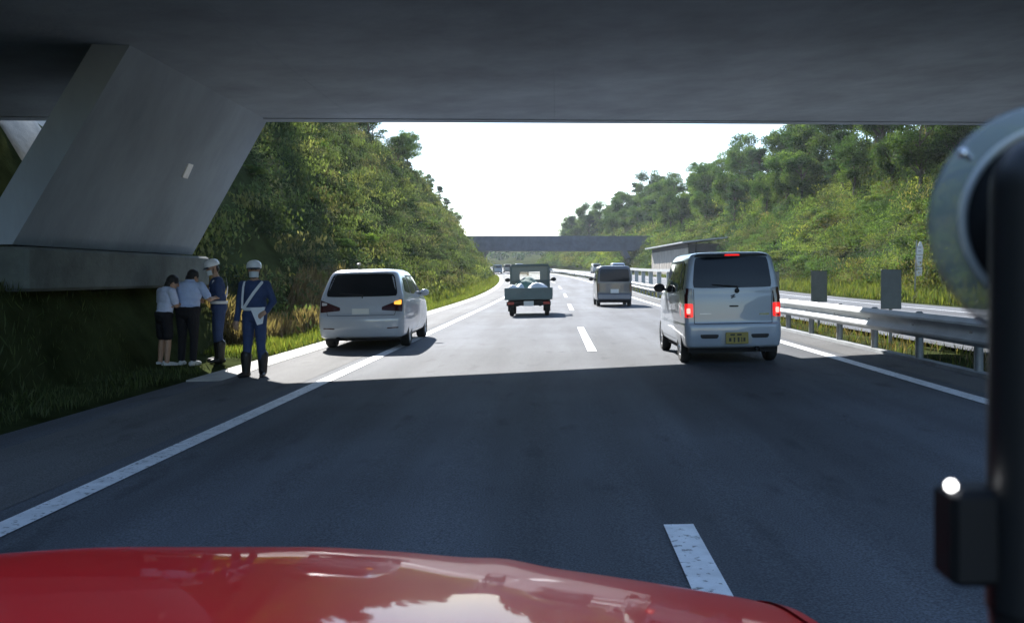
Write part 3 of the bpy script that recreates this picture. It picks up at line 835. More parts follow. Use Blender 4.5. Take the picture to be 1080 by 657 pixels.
# ---- small white upright hatchback (the nearest vehicle)
def kei_wagon():
    X, Y = 2.62, 15.95
    r = empty("kei_wagon", (X, Y, road_at(X, Y)), R(0.5)); r.scale = (1, 1, 1.01); r.rotation_euler = (0, R(-1.1), R(0.4))
    tag(r, "tall boxy white hatchback with lit brake lamps and yellow plate, nearest in the right lane", "car")
    keys = [ # z, w, yr, yf, rr, rf, br, bf
        (.235, .66, -1.58, 1.55, .12, .15, .05, .08), (.27, .715, -1.655, 1.66, .12, .2, .06, .1), (.40, .735, -1.695, 1.70, .13, .24, .06, .12),
        (.54, .7375, -1.695, 1.70, .13, .25, .06, .12), (.585, .735, -1.685, 1.69, .12, .25, .06, .12), (.605, .732, -1.655, 1.68, .09, .25, .045, .12),
        (.75, .735, -1.65, 1.66, .08, .25, .045, .12), (.90, .735, -1.645, 1.58, .08, .25, .045, .12), (.98, .732, -1.64, 1.40, .08, .22, .045, .12),
        (1.03, .727, -1.635, 1.05, .085, .14, .045, .10), (1.10, .715, -1.63, .92, .09, .12, .045, .1), (1.30, .685, -1.60, .72, .09, .12, .045, .1),
        (1.48, .650, -1.565, .53, .10, .12, .045, .1), (1.56, .625, -1.545, .42, .11, .12, .04, .1), (1.605, .585, -1.52, .30, .13, .14, .03, .08), (1.632, .50, -1.44, .12, .16, .16, .02, .05), (1.642, .36, -1.25, -.10, .16, .16, .01, .02)]
    b, bv = slice_body(keys, "body", WHITEP, (-1.05, 1.33), .275, .66, r)
    panel(bv, [(-.585, 1.115), (.585, 1.115), (.535, 1.565), (-.535, 1.565)], 'rear', .004, "rear_window", GLASS, r, 16, 10, .035)
    # side glass: rear door, front door, quarter
    for sd in ('left', 'right'):
        f = -1 if sd == 'left' else 1
        def pn(c, nm, m_, **k):
            cc = c if sd == 'right' else [c[1], c[0], c[3], c[2]]
            return panel(bv, cc, sd, .004, nm, m_, r, **k)
        pn([(-1.42, 1.09), (-1.18, 1.07), (-1.16, 1.50), (-1.36, 1.48)], "quarter_window", GLASS, rnd=.06)
        pn([(-1.10, 1.06), (-.36, 1.04), (-.36, 1.50), (-1.08, 1.50)], "side_window", GLASS, rnd=.05)
        pn([(-.28, 1.04), (.66, 1.03), (.42, 1.49), (-.28, 1.50)], "side_window", GLASS, rnd=.05)
        v = pn([(-1.10, 1.485), (.40, 1.475), (.37, 1.515), (-1.10, 1.525)], "rain_visor", BLACKP, nv=2, rnd=0.01)
        seam(bv, [(-.32, .36), (-.32, 1.04)], sd, r); seam(bv, [(-1.12, .66), (-1.14, 1.06)], sd, r); seam(bv, [(.72, .40), (.72, 1.02)], sd, r)
        seam(bv, [(-.75, .33), (1.0, .33)], sd, r)
        pn([(-.98, .90), (-.84, .90), (-.84, .935), (-.98, .935)], "door_handle", WHITEP, rnd=.1, skirt=0).location = (f * .02, 0, 0)
        pn([(-.12, .90), (.02, .90), (.02, .935), (-.12, .935)], "door_handle", WHITEP, rnd=.1, skirt=0).location = (f * .02, 0, 0)
        # tall smoked lamp column with the lit red lamp below
    for f in (-1, 1):
        a, c = (-.722, -.585) if f < 0 else (.585, .722)
        panel(bv, [(a, .895), (c, .895), (c * (.985 if f > 0 else 1), 1.115), (a * (1 if f > 0 else .985), 1.115)], 'rear', .006, "lamp_cluster", SMOKE, r, 8, 8, .03, smooth=30)
        t = panel(bv, [(a, .69), (c, .69), (c, .892), (a, .892)], 'rear', .010, "tail_light", REDLIT, r, 8, 8, .05, smooth=30)
        q = (a + c) / 2
        panel(bv, [(q - .028, .745), (q + .028, .745), (q + .028, .825), (q - .028, .825)], 'rear', .014, "bulb", REDHOT, t, 4, 4, .12)
        panel(bv, [(q - .03, .70), (q + .03, .70), (q + .03, .725), (q - .03, .725)], 'rear', .013, "reversing_lens", REDLENS, t, 4, 3, .1)
        x0, x1 = (-.50, -.22) if f < 0 else (.24, .52)
        panel(bv, [(x0 + .02, .385), (x1 - .02, .385), (x1, .445), (x0, .445)], 'rear', .003, "bumper_vent", BLACKP, r, 8, 3, .08)
    panel(bv, [(-.10, 1.578), (.13, 1.578), (.12, 1.603), (-.09, 1.603)], 'rear', .012, "high_brake_light", REDLIT, r, 8, 2, .04)
    panel(bv, [(-.56, 1.567), (.56, 1.567), (.50, 1.605), (-.50, 1.605)], 'rear', .009, "roof_spoiler", BLACKP, r, 14, 3, .04)
    seam(bv, [(-.57, 1.10), (-.57, .60), (.57, .60), (.57, 1.10)], 'rear', r, .009)
    # wiper, emblem, badge strips, handle recess
    m = MB(); m.path([(.06, -1.655, 1.06), (.07, -1.665, 1.13), (-.30, -1.645, 1.165)], [.012, .010, .006], 6); m.ell((.06, -1.65, 1.07), (.035, .02, .035)); m.build("rear_wiper", BLACKP, r, 50)
    m = MB(); 
    for (p, q) in (((-.035, .995), (.03, 1.015)), ((.03, 1.015), (-.03, .965)), ((-.03, .965), (.035, .985))):
        m.tube((p[0], -1.652, p[1]), (q[0], -1.652, q[1]), .007, n=6)
    m.build("emblem", CHROME, r, 40)
    panel(bv, [(-.06, .835), (.08, .835), (.08, .86), (-.06, .86)], 'rear', .002, "tailgate_handle", BLACKP, r, 6, 2, .1)
    panel(bv, [(-.49, .735), (-.32, .735), (-.32, .750), (-.49, .750)], 'rear', .004, "badge", STEEL, r, 6, 2, .05)
    panel(bv, [(.38, .715), (.53, .715), (.53, .738), (.38, .738)], 'rear', .004, "badge", CHROME, r, 6, 2, .05)
    panel(bv, [(-.20, .30), (.27, .30), (.25, .50), (-.18, .50)], 'rear', .0025, "plate_recess", mat("grey_recess_paint", (.42, .44, .46), .5), r, 8, 5, .06)
    plate(r, .035, -1.712, .39, PLATE_Y, [(-.30, -.10, .22, .36), (.0, .2, .22, .36), (-.36, -.26, -.3, .02), (-.16, -.09, -.36, .06), (.02, .1, -.36, .06), (.18, .22, -.36, .06), (.27, .36, -.3, .02)])
    m = MB(); m.box(-.64, .64, -1.52, 1.5, .17, .235); m.tube((.34, -1.69, .235), (.34, -1.3, .235), .028, n=10); m.build("underbody", DARK, r)
    m = MB(); m.tube((.34, -1.72, .225), (.34, -1.60, .225), .03, n=12, cap=False); m.build("exhaust_pipe", CHROME, r, 40)
    for y in (-1.05, 1.33):
        for sx in (-1, 1): wheel(r, sx * .645, y, .275, .155, sx)
    for sx in (-1, 1): mirror_part(r, sx * .72, .62, 1.10, BLACKP, sx)
    m = MB(); m.path([(-.45, -1.1, 1.63), (-.47, -1.3, 1.80)], [.008, .003], 6); m.build("antenna", BLACKP, r)
kei_wagon()

# ---- white people carrier pulled onto the shoulder
def people_carrier():
    X, Y = -3.76, 20.95
    r = empty("people_carrier", (X, Y, road_at(X, Y))); r.rotation_euler = (0, R(-1.1), R(1.2))
    tag(r, "low white people carrier on the left shoulder with its amber indicator lit", "car")
    keys = [(.22, .76, -2.10, 2.1, .16, .3, .08, .15), (.26, .82, -2.20, 2.2, .18, .35, .1, .2), (.40, .845, -2.25, 2.27, .2, .4, .12, .2), (.58, .85, -2.255, 2.26, .2, .4, .12, .2),
            (.66, .85, -2.23, 2.22, .18, .4, .12, .2), (.70, .848, -2.19, 2.18, .16, .4, .11, .2), (.85, .845, -2.16, 2.0, .16, .35, .11, .2), (.95, .835, -2.125, 1.55, .16, .3, .11, .2),
            (1.0, .825, -2.10, 1.25, .16, .2, .11, .2), (1.06, .81, -2.06, 1.08, .16, .2, .11, .2), (1.25, .755, -1.93, .72, .16, .2, .10, .18), (1.42, .695, -1.80, .35, .17, .2, .09, .15),
            (1.49, .65, -1.74, .15, .18, .2, .08, .12), (1.535, .57, -1.64, -.05, .2, .2, .06, .1), (1.555, .45, -1.45, -.3, .2, .2, .03, .05), (1.562, .3, -1.2, -.6, .15, .15, .01, .02)]
    b, bv = slice_body(keys, "body", PEARL, (-1.28, 1.48), .31, .74, r)
    panel(bv, [(-.70, 1.02), (.70, 1.02), (.60, 1.46), (-.60, 1.46)], 'rear', .004, "rear_window", GLASS, r, 18, 10, .05)
    panel(bv, [(-.55, 1.475), (.55, 1.475), (.50, 1.515), (-.50, 1.515)], 'rear', .035, "roof_spoiler", PEARL, r, 14, 3, .05)
    for sd in ('left', 'right'):
        def pn(c, nm, m_, **k):
            return panel(bv, c if sd == 'right' else [c[1], c[0], c[3], c[2]], sd, .004, nm, m_, r, **k)
        pn([(-1.66, 1.10), (-1.02, 1.05), (-1.02, 1.39), (-1.46, 1.37)], "quarter_window", GLASS, rnd=.06)
        pn([(-.95, 1.05), (-.18, 1.02), (-.18, 1.41), (-.95, 1.40)], "side_window", GLASS, rnd=.05)
        pn([(-.10, 1.02), (.86, 1.00), (.32, 1.37), (-.10, 1.41)], "side_window", GLASS, rnd=.05)
        pn([(-1.0, 1.395), (.30, 1.385), (.26, 1.42), (-.98, 1.43)], "rain_visor", BLACKP, nv=2, rnd=.01)
        seam(bv, [(-.14, .34), (-.14, 1.0)], sd, r); seam(bv, [(-.98, .7), (-.98, 1.03)], sd, r); seam(bv, [(.95, .36), (.93, .98)], sd, r)
        for y in (-.86, .02): pn([(y, .86), (y + .17, .86), (y + .17, .895), (y, .895)], "door_handle", PEARL, rnd=.1)
        pn([(-.98, .255), (1.1, .255), (1.1, .33), (-.98, .33)], "sill_trim", PEARL, nv=3, rnd=.02)
    for f in (-1, 1):
        def c4(a, b_, z0, z1, z2, z3):
            return [(a, z0), (b_, z1), (b_, z2), (a, z3)] if f > 0 else [(-b_, z1), (-a, z0), (-a, z3), (-b_, z2)]
        t = panel(bv, c4(.40, .825, .755, .72, .98, .82), 'rear', .008, "tail_light", SMOKE, r, 12, 6, .04, smooth=30)
        if f > 0: panel(bv, c4(.63, .77, .865, .855, .955, .915), 'rear', .013, "indicator_bulb", AMBER, t, 6, 4, .08)
        else: panel(bv, c4(.66, .76, .865, .855, .92, .905), 'rear', .012, "clear_lens", CLEARL, t, 6, 4, .08)
        panel(bv, c4(.50, .72, .40, .41, .435, .425), 'rear', .004, "bumper_reflector", SMOKE, r, 6, 2, .05)
    seam(bv, [(-.74, .99), (-.64, .66), (.64, .66), (.74, .99)], 'rear', r, .009)
    panel(bv, [(-.30, .80), (.30, .80), (.30, .845), (-.30, .845)], 'rear', .018, "tailgate_garnish", PEARL, r, 8, 2, .05)
    plate(r, 0, -2.185, .715, PLATE_W)
    m = MB(); m.path([(.02, -2.10, .99), (.03, -2.09, 1.05), (-.42, -2.02, 1.09)], [.014, .01, .006], 6); m.build("rear_wiper", BLACKP, r)
    m = MB(); m.box(-.70, .70, -2.0, 2.0, .17, .215); m.tube((-.45, -2.2, .22), (-.45, -1.8, .22), .035, n=10); m.build("underbody", DARK, r)
    for y in (-1.28, 1.48):
        for sx in (-1, 1): wheel(r, sx * .735, y, .31, .195, sx, 5)
    for sx in (-1, 1): mirror_part(r, sx * .80, .78, 1.04, PEARL, sx)
    m = MB(); m.path([(-.18, -1.25, 1.56), (-.18, -1.36, 1.67)], [.012, .006], 6); m.ell((-.17, -1.32, 1.66), (.05, .06, .02)); m.build("roof_antenna", BLACKP, r)
people_carrier()

# ---- small flat-bed truck
def bed_truck():
    X, Y = -.86, 34.2
    r = empty("flatbed_truck", (X, Y, road_at(X, Y))); r.rotation_euler = (0, R(-1.1), 0)
    tag(r, "small pale green flatbed truck with white-sheeted load, in the left lane", "truck")
    TR = mat("pale_truck_paint", (.09, .14, .14), .45, coat=.2, var=.1, vscale=3)
    G = mat("clear_glass", (.9, .95, .95), .02, trans=1.0)
    m = MB(); m.box(-.68, .68, -1.5, 1.5, .42, .56); m.box(-.42, -.34, -1.55, 1.6, .34, .46); m.box(.34, .42, -1.55, 1.6, .34, .46); m.build("chassis", DARK, r)
    m = MB(); m.box(-.78, .78, -1.62, .50, .56, .63, .01); m.build("bed_floor", TR, r)
    for sx in (-1, 1):
        m = MB(); x = sx * .775
        m.box(x - .018, x + .018, -1.57, .48, .635, .95, .006)
        for yy in (-1.2, -.5, .2): m.box(x + sx*.018, x + sx*.032, yy - .03, yy + .03, .65, .93)
        m.build("side_gate", TR, r)
    m = MB(); m.box(-.80, .80, -1.625, -1.59, .56, .955, .006); m.box(-.80, .80, -1.645, -1.626, .915, .95); m.box(-.8, .8, -1.638, -1.626, .58, .61)
    for x in (-.5, 0, .5): m.box(x - .02, x + .02, -1.636, -1.626, .62, .90)
    m.build("tailgate", TR, r)
    m = MB(); m.box(-.74, .74, -1.56, -1.48, .36, .50, .01); m.build("rear_bumper", DARK, r)
    for sx in (-1, 1):
        m = MB(); m.box(sx*.60 - .11, sx*.60 + .11, -1.60, -1.561, .40, .49, .008); m.build("tail_light", REDLENS, r)
        m = MB(); m.box(sx*.60 - .12, sx*.60 + .12, -1.02, -1.0, .16, .50); m.build("mud_flap", RUBBER, r)
    plate(r, 0, -1.575, .43, PLATE_W)
    # cab, a hollow shell that light passes through
    m = MB(); y0 = .56
    m.box(-.69, .69, y0, y0 + .04, .56, 1.22); m.box(-.69, -.36, y0, y0 + .04, 1.22, 1.50); m.box(.36, .69, y0, y0 + .04, 1.22, 1.50); m.box(-.69, .69, y0, y0 + .04, 1.50, 1.70)
    m.build("cab_rear_wall", TR, r)
    m = MB(); m.box(-.37, .37, y0 + .012, y0 + .02, 1.215, 1.505); m.build("cab_rear_window", G, r)
    m = MB(); m.box(-.67, .67, y0 + .0, y0 + 1.0, 1.70, 1.76, .02); m.box(-.66, .66, y0 - .03, y0 + .06, 1.755, 1.775); m.build("cab_roof", TR, r)
    for sx in (-1, 1):
        m = MB(); x = sx * .69
        m.box(x - .02, x + .02, y0 + .042, 1.78, .45, 1.12); m.box(x - .02, x + .02, y0 + .042, y0 + .14, 1.12, 1.70)
        m.hexa([(x-.02, 1.62, 1.12), (x+.02, 1.62, 1.12), (x+.02, 1.78, 1.12), (x-.02, 1.78, 1.12), (x-.02, 1.40, 1.70), (x+.02, 1.40, 1.70), (x+.02, 1.52, 1.70), (x-.02, 1.52, 1.70)])
        m.build("cab_side", TR, r)
        mirror_part(r, sx * .74, 1.55, 1.22, BLACKP, sx)
    m = MB(); m.box(-.67, .67, 1.70, 1.76, .42, 1.10); m.box(-.67, .67, 1.5, 1.70, 1.04, 1.10); m.build("cab_front", TR, r)
    m = MB(); m.box(-.55, -.08, .75, 1.15, .62, 1.2, .04); m.box(.08, .55, .75, 1.15, .62, 1.2, .04); m.build("seats", BLACKP, r)
    # head board guard of bars behind the window
    m = MB()
    for x in (-.66, .66): m.tube((x, .52, .63), (x, .52, 1.72), .02, n=8)
    m.tube((-.66, .52, 1.72), (.66, .52, 1.72), .02, n=8); m.tube((-.66, .52, 1.18), (.66, .52, 1.18), .015, n=8)
    m.build("head_board_guard", TR, r, 40)
    for y in (-.82, 1.05):
        for sx in (-1, 1): wheel(r, sx * .60, y, .27, .15, sx, 6, STEEL_D)
    # load, three separate things on the bed
    z0 = r.location.z
    def bundle(name, label, cx, cy, sx, sy, h, m_, seed):
        q = np.random.default_rng(seed); ph = q.uniform(0, 6, 6)
        P = []
        for i in range(15):
            row = []
            for j in range(19):
                u, v = 2*i/14 - 1, 2*j/18 - 1
                e = max(0, (1 - abs(u) ** 3) * (1 - abs(v) ** 3)) ** .5
                z = h * e * (.75 + .15 * math.sin(3*u + ph[0]) + .12 * math.sin(4*v + ph[1] + 2*u) + .06 * math.sin(9*u + 7*v + ph[2]))
                row.append((cx + v*sx, cy + u*sy, .635 + z))
            P.append(row)
        mm = MB(); mm.grid(P); mm.add([P[0][0], P[0][-1], P[-1][-1], P[-1][0]], [(0, 3, 2, 1)])
        o = mm.build(name, m_, None, 60); o.matrix_world = Matrix.Translation(r.location); tag(o, label, "load")
    SH = mat("white_sheet", (.48, .52, .55), .6, var=.08, vscale=6, bump=.4, bscale=8)
    NET = mat("green_net", (.08, .16, .13), .8, var=.5, vscale=18, bump=.8, bscale=30)
    bundle("white_sheet_bundle", "white sheeted bundle at the left of the truck bed", -.44, -1.1, .33, .42, .50, SH, 1)
    bundle("white_sheet_bundle", "wider white sheeted bundle at the right of the truck bed", .30, -1.12, .47, .40, .50, SH, 2)
    bundle("green_net_heap", "heap under green netting in the middle of the truck bed", -.06, -.3, .62, .55, .66, NET, 3)
bed_truck()

# ---- boxy van further on in the right lane and the vehicles beyond
def box_van(X, Y, paint, label, rz=0.0, sx_=1.0, hz=1.0, name="box_van", full=True, cat="van", lit=False):
    r = empty(name, (X, Y, road_at(X, Y)), rz); tag(r, label, cat)
    keys = [(.26, .68, -1.60, 1.55, .08, .1, .03, .05), (.30, .725, -1.66, 1.66, .08, .15, .03, .05), (.50, .7375, -1.685, 1.70, .08, .16, .03, .06), (.56, .7375, -1.66, 1.70, .07, .16, .03, .06),
            (1.0, .735, -1.655, 1.62, .07, .16, .03, .06), (1.06, .73, -1.65, 1.52, .07, .14, .03, .06), (1.35, .70, -1.62, 1.28, .07, .12, .03, .06), (1.62, .665, -1.58, 1.02, .08, .12, .03, .06),
            (1.68, .63, -1.56, .92, .1, .12, .03, .05), (1.72, .55, -1.50, .75, .12, .12, .02, .04), (1.735, .4, -1.3, .5, .12, .12, .01, .02)]
    keys = [(k[0] * hz, k[1] * sx_) + k[2:] for k in keys]
    b, bv = slice_body(keys, "body", paint, (-1.1, 1.2), .28, .66, r)
    def Z(z): return z * hz
    panel(bv, [(-.62*sx_, Z(1.06)), (.62*sx_, Z(1.06)), (.58*sx_, Z(1.60)), (-.58*sx_, Z(1.60))], 'rear', .004, "rear_window", GLASS, r, 12, 8, .04)
    for sd in ('left', 'right'):
        def pn(c, nm, m_, **k): return panel(bv, c if sd == 'right' else [c[1], c[0], c[3], c[2]], sd, .004, nm, m_, r, **k)
        pn([(-1.45, Z(1.08)), (-.62, Z(1.08)), (-.62, Z(1.55)), (-1.42, Z(1.55))], "side_window", GLASS)
        pn([(-.54, Z(1.08)), (.26, Z(1.08)), (.26, Z(1.55)), (-.54, Z(1.55))], "side_window", GLASS)
        pn([(.34, Z(1.08)), (1.15, Z(1.08)), (.85, Z(1.55)), (.34, Z(1.55))], "side_window", GLASS)
    panel(bv, [(-.62*sx_, Z(1.10)), (.62*sx_, Z(1.10)), (.56*sx_, Z(1.56)), (-.56*sx_, Z(1.56))], 'front', .004, "windscreen", GLASS, r, 10, 8, .04)
    for f in (-1, 1):
        x0, x1 = (.62*sx_, .725*sx_) if f > 0 else (-.725*sx_, -.62*sx_)
        panel(bv, [(x0, Z(.62)), (x1, Z(.62)), (x1, Z(.98)), (x0, Z(.98))], 'rear', .008, "tail_light", REDLIT if lit else SMOKE, r, 4, 5, .04, smooth=30)
        x0, x1 = (.42*sx_, .66*sx_) if f > 0 else (-.66*sx_, -.42*sx_)
        panel(bv, [(x0, Z(.72)), (x1, Z(.72)), (x1, Z(.9)), (x0, Z(.9))], 'front', .006, "headlight", CLEARL, r, 4, 4, .06)
        mirror_part(r, f * .73 * sx_, 1.12, Z(1.16), BLACKP, f)
    if full:
        plate(r, 0, -1.685, Z(.66), PLATE_W)
        seam(bv, [(-.60*sx_, Z(1.02)), (-.60*sx_, Z(.57)), (.60*sx_, Z(.57)), (.60*sx_, Z(1.02))], 'rear', r, .02)
        panel(bv, [(-.66*sx_, Z(.33)), (.66*sx_, Z(.33)), (.66*sx_, Z(.50)), (-.66*sx_, Z(.50))], 'rear', .01, "rear_bumper", mat("grey_bumper", (.30, .31, .33), .5), r, 10, 3, .03)
    m = MB(); m.box(-.62*sx_, .62*sx_, -1.5, 1.45, .17, .26*hz); m.build("underbody", DARK, r)
    for y in (-1.1, 1.2):
        for s_ in (-1, 1): wheel(r, s_ * .635 * sx_, y, .28, .15, s_, 6, STEEL_D)
    return r
SILVER_D = mat("dark_silver_paint", (.085, .09, .105), .35, .3, coat=.5)
DKBLUE = mat("dark_blue_paint", (.03, .04, .07), .3, coat=.6)
GREYP = mat("grey_paint", (.25, .26, .27), .35, .3, coat=.5)
v = box_van(2.47, 42.2, SILVER_D, "dark silver box van further ahead in the right lane", R(.6)); v.scale = (1.02, 1, .98)
def far_car(xl, Y, paint, label, toward=False, **k):
    rz = tangent(Y) + (math.pi if toward else 0)
    return box_van(xl + shift(Y), Y, paint, label, rz, full=False, **k)
far_car(-1.0, 150, DKBLUE, "tiny dark car far ahead in the left lane beside the left bank", name="distant_car", cat="car", hz=.9, sx_=1.12)
far_car(-1.3, 188, GREYP, "tiny grey car far ahead in the left lane under the distant overbridge", name="distant_car", cat="car", hz=.9, sx_=1.12)
far_car(-4.0, 176, WHITEP, "tiny white car far ahead on the left beside the verge", name="distant_car", cat="car", hz=.9, sx_=1.12)
far_car(2.4, 205, WHITEP, "tiny white car far ahead in the right lane beyond the truck", name="distant_car", cat="car", hz=.9, sx_=1.12)
far_car(9.2, 118, WHITEP, "small white van coming the other way beyond the median", True, name="oncoming_van", hz=1.1, sx_=1.15)
far_car(12.9, 170, GREYP, "tiny grey van coming the other way in its nearside lane", True, name="oncoming_van")

# ------------------------------------------------------------------ people
SKIN = mat("skin", (.42, .26, .18), .55, var=.06, vscale=20)
def cloth(name, col, rough=.85): return mat(name, col, rough, var=.14, vscale=7, bump=.7, bscale=11, spec=.2)
NAVY = cloth("navy_uniform", (.045, .068, .15)); NAVY_D = cloth("dark_navy_cloth", (.02, .025, .05)); PALEBLUE = cloth("pale_blue_cotton", (.45, .55, .80))
WHITISH = cloth("pale_lilac_cotton", (.56, .62, .82)); BLACKC = cloth("black_cloth", (.018, .018, .022)); BOOT = mat("boot_leather", (.015, .014, .014), .45); SHOE = mat("white_shoe", (.6, .6, .6), .6)
HAIR = mat("black_hair", (.012, .010, .010), .5, bump=.8, bscale=60, var=.3, vscale=30); HELMET = mat("white_helmet", (.74, .76, .80), .3, coat=.4); MASKM = cloth("white_mask", (.62, .68, .72)); WEB = mat("white_webbing", (.72, .74, .78), .6)
def seg_caps(m, a, b, ra, rb, n=14):
    """tapered capsule"""
    a = Vector(a); b = Vector(b); d = b - a; L = d.length; q = d.to_track_quat('Z', 'Y').to_matrix().to_4x4(); M_ = Matrix.Translation(a) @ q
    pr = [(max(1e-4, ra*math.sin(t)), -ra*math.cos(t)) for t in np.linspace(0, math.pi/2, 5)] + [(rb*math.sin(t) if t < math.pi else 1e-4, L - rb*math.cos(t)) for t in np.linspace(math.pi/2, math.pi, 5)]
    pr[-1] = (1e-4, L + rb)
    m.lathe(pr, n, M_)
def person(name, label, loc, rz, J, mats, dress, extra=None, vox=.0075, sc=1.0):
    """J: joints; dress: functions region->material index; the body is one remeshed surface"""
    r = empty(name, loc, rz); r.scale = (sc, sc, sc); tag(r, label, "person")
    m = MB(); prim = []                      # prim: (kind, data, region)
    def cap(a, b, ra, rb, reg): seg_caps(m, a, b, ra, rb); prim.append((np.array(a, float), np.array(b, float), ra, rb, reg))
    def ell(c, rr, reg, M_=None):
        m.ell(c, rr, 18, 12, M_); prim.append((np.array(c, float) - [0, 0, max(0, rr[2] - rr[0])], np.array(c, float) + [0, 0, max(0, rr[2] - rr[0])], min(rr), min(rr), reg))
    pel, chest, neck, head = [Vector(J[k]) for k in ('pelvis', 'chest', 'neck', 'head')]
    k = J.get('bulk', 1.0); sh_w = J.get('sw', .185)
    mid = (pel + chest) / 2
    ax = (chest - pel).normalized(); tilt = ax.to_track_quat('Z', 'Y').to_matrix().to_4x4()
    yaw = Matrix.Rotation(J.get('tyaw', 0), 4, 'Z'); 
    lean = Matrix.Rotation(-math.atan2(ax.y, ax.z), 4, 'X') @ yaw
    ell(pel, (.165*k, .12*k, .13), 'legs', lean); ell(mid, (.155*k, .115*k, .19), 'torso', lean); ell(chest, (.175*k, .118*k, .19), 'torso', lean)
    ell(chest + Vector((0, 0, .11)), (.15*k, .09*k, .09), 'torso', lean)
    if J.get('hem'): ell(pel + Vector((0, 0, J['hem'])), (.172*k, .135*k, .10), 'torso', lean)
    cap(chest + Vector((0, 0, .14)), neck, .058, .055, 'skin'); cap(neck, head - Vector((0, 0, .05)), .055, .052, 'skin')
    hm = Matrix.Rotation(J.get('hyaw', 0), 4, 'Z') @ Matrix.Rotation(J.get('hpitch', 0), 4, 'X')   # face looks to +Y
    H = lambda v: head + hm @ Vector(v)
    ell(head, (.074, .092, .108), 'skin', hm); ell(H((0, .02, -.055)), (.055, .068, .06), 'skin', hm); ell(H((0, .098, -.012)), (.014, .02, .024), 'skin', hm)
    for sx in (-1, 1): ell(H((sx*.076, -.005, -.01)), (.012, .02, .03), 'skin', hm)
    ell(H((0, .082, -.062)), (.026, .012, .008), 'skin', hm)
    for sd in ('l', 'r'):
        s_, e, h = [Vector(J[q + sd]) for q in ('sh', 'el', 'ha')]
        sl = J.get('sleeve', 'long')
        cap(chest + (s_ - chest) * .45 + Vector((0, 0, .045)), s_, .07, .066, 'torso'); 
        if sl == 'long': cap(s_, e, .062, .052, 'torso'); cap(e, h, .050, .040, 'torso')
        else:
            q = s_ + (e - s_) * .72; cap(s_, q, .066, .064, 'torso'); cap(q, e, .043, .040, 'skin'); cap(e, h, .040, .028, 'skin')
        d = (h - e).normalized(); hd = Vector(J.get('hd' + sd, d)).normalized(); sidev = hd.cross(Vector((0, 1, .2)) if abs(hd.y) < .8 else Vector((0, 0, 1))).normalized(); nrm = hd.cross(sidev)
        greg = 'glove' if J.get('glove') else 'skin'
        cap(h, h + hd * .06, .030, .034, greg)
        for t in (-1.5, -.5, .5, 1.5):
            L1 = .043 - .004 * abs(t); a = h + hd * .075 + sidev * t * .0185; b_ = a + hd * L1 + nrm * .010; c_ = b_ + hd * L1 * .62 + nrm * .022
            cap(a, b_, .0105, .010, greg); cap(b_, c_, .010, .0088, greg)
        a = h + hd * .025 + sidev * .03; b_ = a + hd * .03 + sidev * .022 + nrm * .008; cap(a, b_, .012, .011, greg); cap(b_, b_ + hd * .028 + nrm * .012, .011, .009, greg)
        hp, kn, an = [Vector(J[q + sd]) for q in ('hip', 'kn', 'an')]
        lg = J.get('legs', 'trousers')
        if lg == 'trousers': cap(hp, kn, .088*k, .068, 'legs'); cap(kn, an + Vector((0, 0, .05)), .066, .056, 'legs')
        elif lg == 'shorts':
            q = hp + (kn - hp) * .78; cap(hp, q, .09*k, .088, 'legs'); cap(q, kn, .058, .05, 'skin'); cap(kn, kn + (an - kn) * .4, .052, .052, 'skin'); cap(kn + (an - kn) * .4, an, .05, .036, 'skin')
        fd = Vector(J.get('fd' + sd, (0, 1, 0))); 
        if J.get('boots'): cap(an + Vector((0, 0, .24)), an, .080, .060, 'shoe')
        cap(an - fd * .045 - Vector((0, 0, .035)), an + fd * .06 - Vector((0, 0, .032)), .042, .044, 'shoe'); cap(an + fd * .06 - Vector((0, 0, .032)), an + fd * .15 - Vector((0, 0, .042)), .044, .034, 'shoe')
    o = m.build("body", mats, r)
    md = o.modifiers.new("r", 'REMESH'); md.mode = 'VOXEL'; md.voxel_size = vox; md.use_smooth_shade = True
    sm = o.modifiers.new("s", 'SMOOTH'); sm.factor = .5; sm.iterations = 3
    dg = bpy.context.evaluated_depsgraph_get(); me = bpy.data.meshes.new_from_object(o.evaluated_get(dg)); o.modifiers.clear(); o.data = me
    me.materials.clear()
    for q in mats: me.materials.append(q)
    n = len(me.polygons); cen = np.empty(n * 3); me.polygons.foreach_get("center", cen); cen = cen.reshape(-1, 3)
    best = np.full(n, 1e9); idx = np.zeros(n, int)
    for a, b, ra, rb, reg in prim:
        ab = b - a; L2 = ab @ ab + 1e-9; t = np.clip(((cen - a) @ ab) / L2, 0, 1)
        dd = np.linalg.norm(cen - a - t[:, None] * ab, axis=1) - (ra + (rb - ra) * t)
        w_ = dd < best; best[w_] = dd[w_]; idx[w_] = dress[reg]
    me.polygons.foreach_set("material_index", idx.astype(np.int32)); me.polygons.foreach_set("use_smooth", [True] * n)
    me.update()
    # eyes
    for sx in (-1, 1):
        q = MB(); q.ell(H((sx*.03, .083, .012)), (.011, .007, .006), 10, 6, hm); q.build("eye", BLACKC, r, 60)
    def add_hair(long=False):
        q = MB(); P = []
        q.ell(H((0, -.014, .022)), (.086, .098, .102), 20, 14, hm)
        q.v = [tuple(Vector(v) + Vector((math.sin(v[2]*90 + v[0]*60), math.cos(v[0]*80), 0)) * .003) for v in q.v]
        q.ell(H((0, -.055, -.04)), (.072, .05, .075 if not long else .12), 16, 10, hm)
        return q.build("hair", HAIR, r, 60)
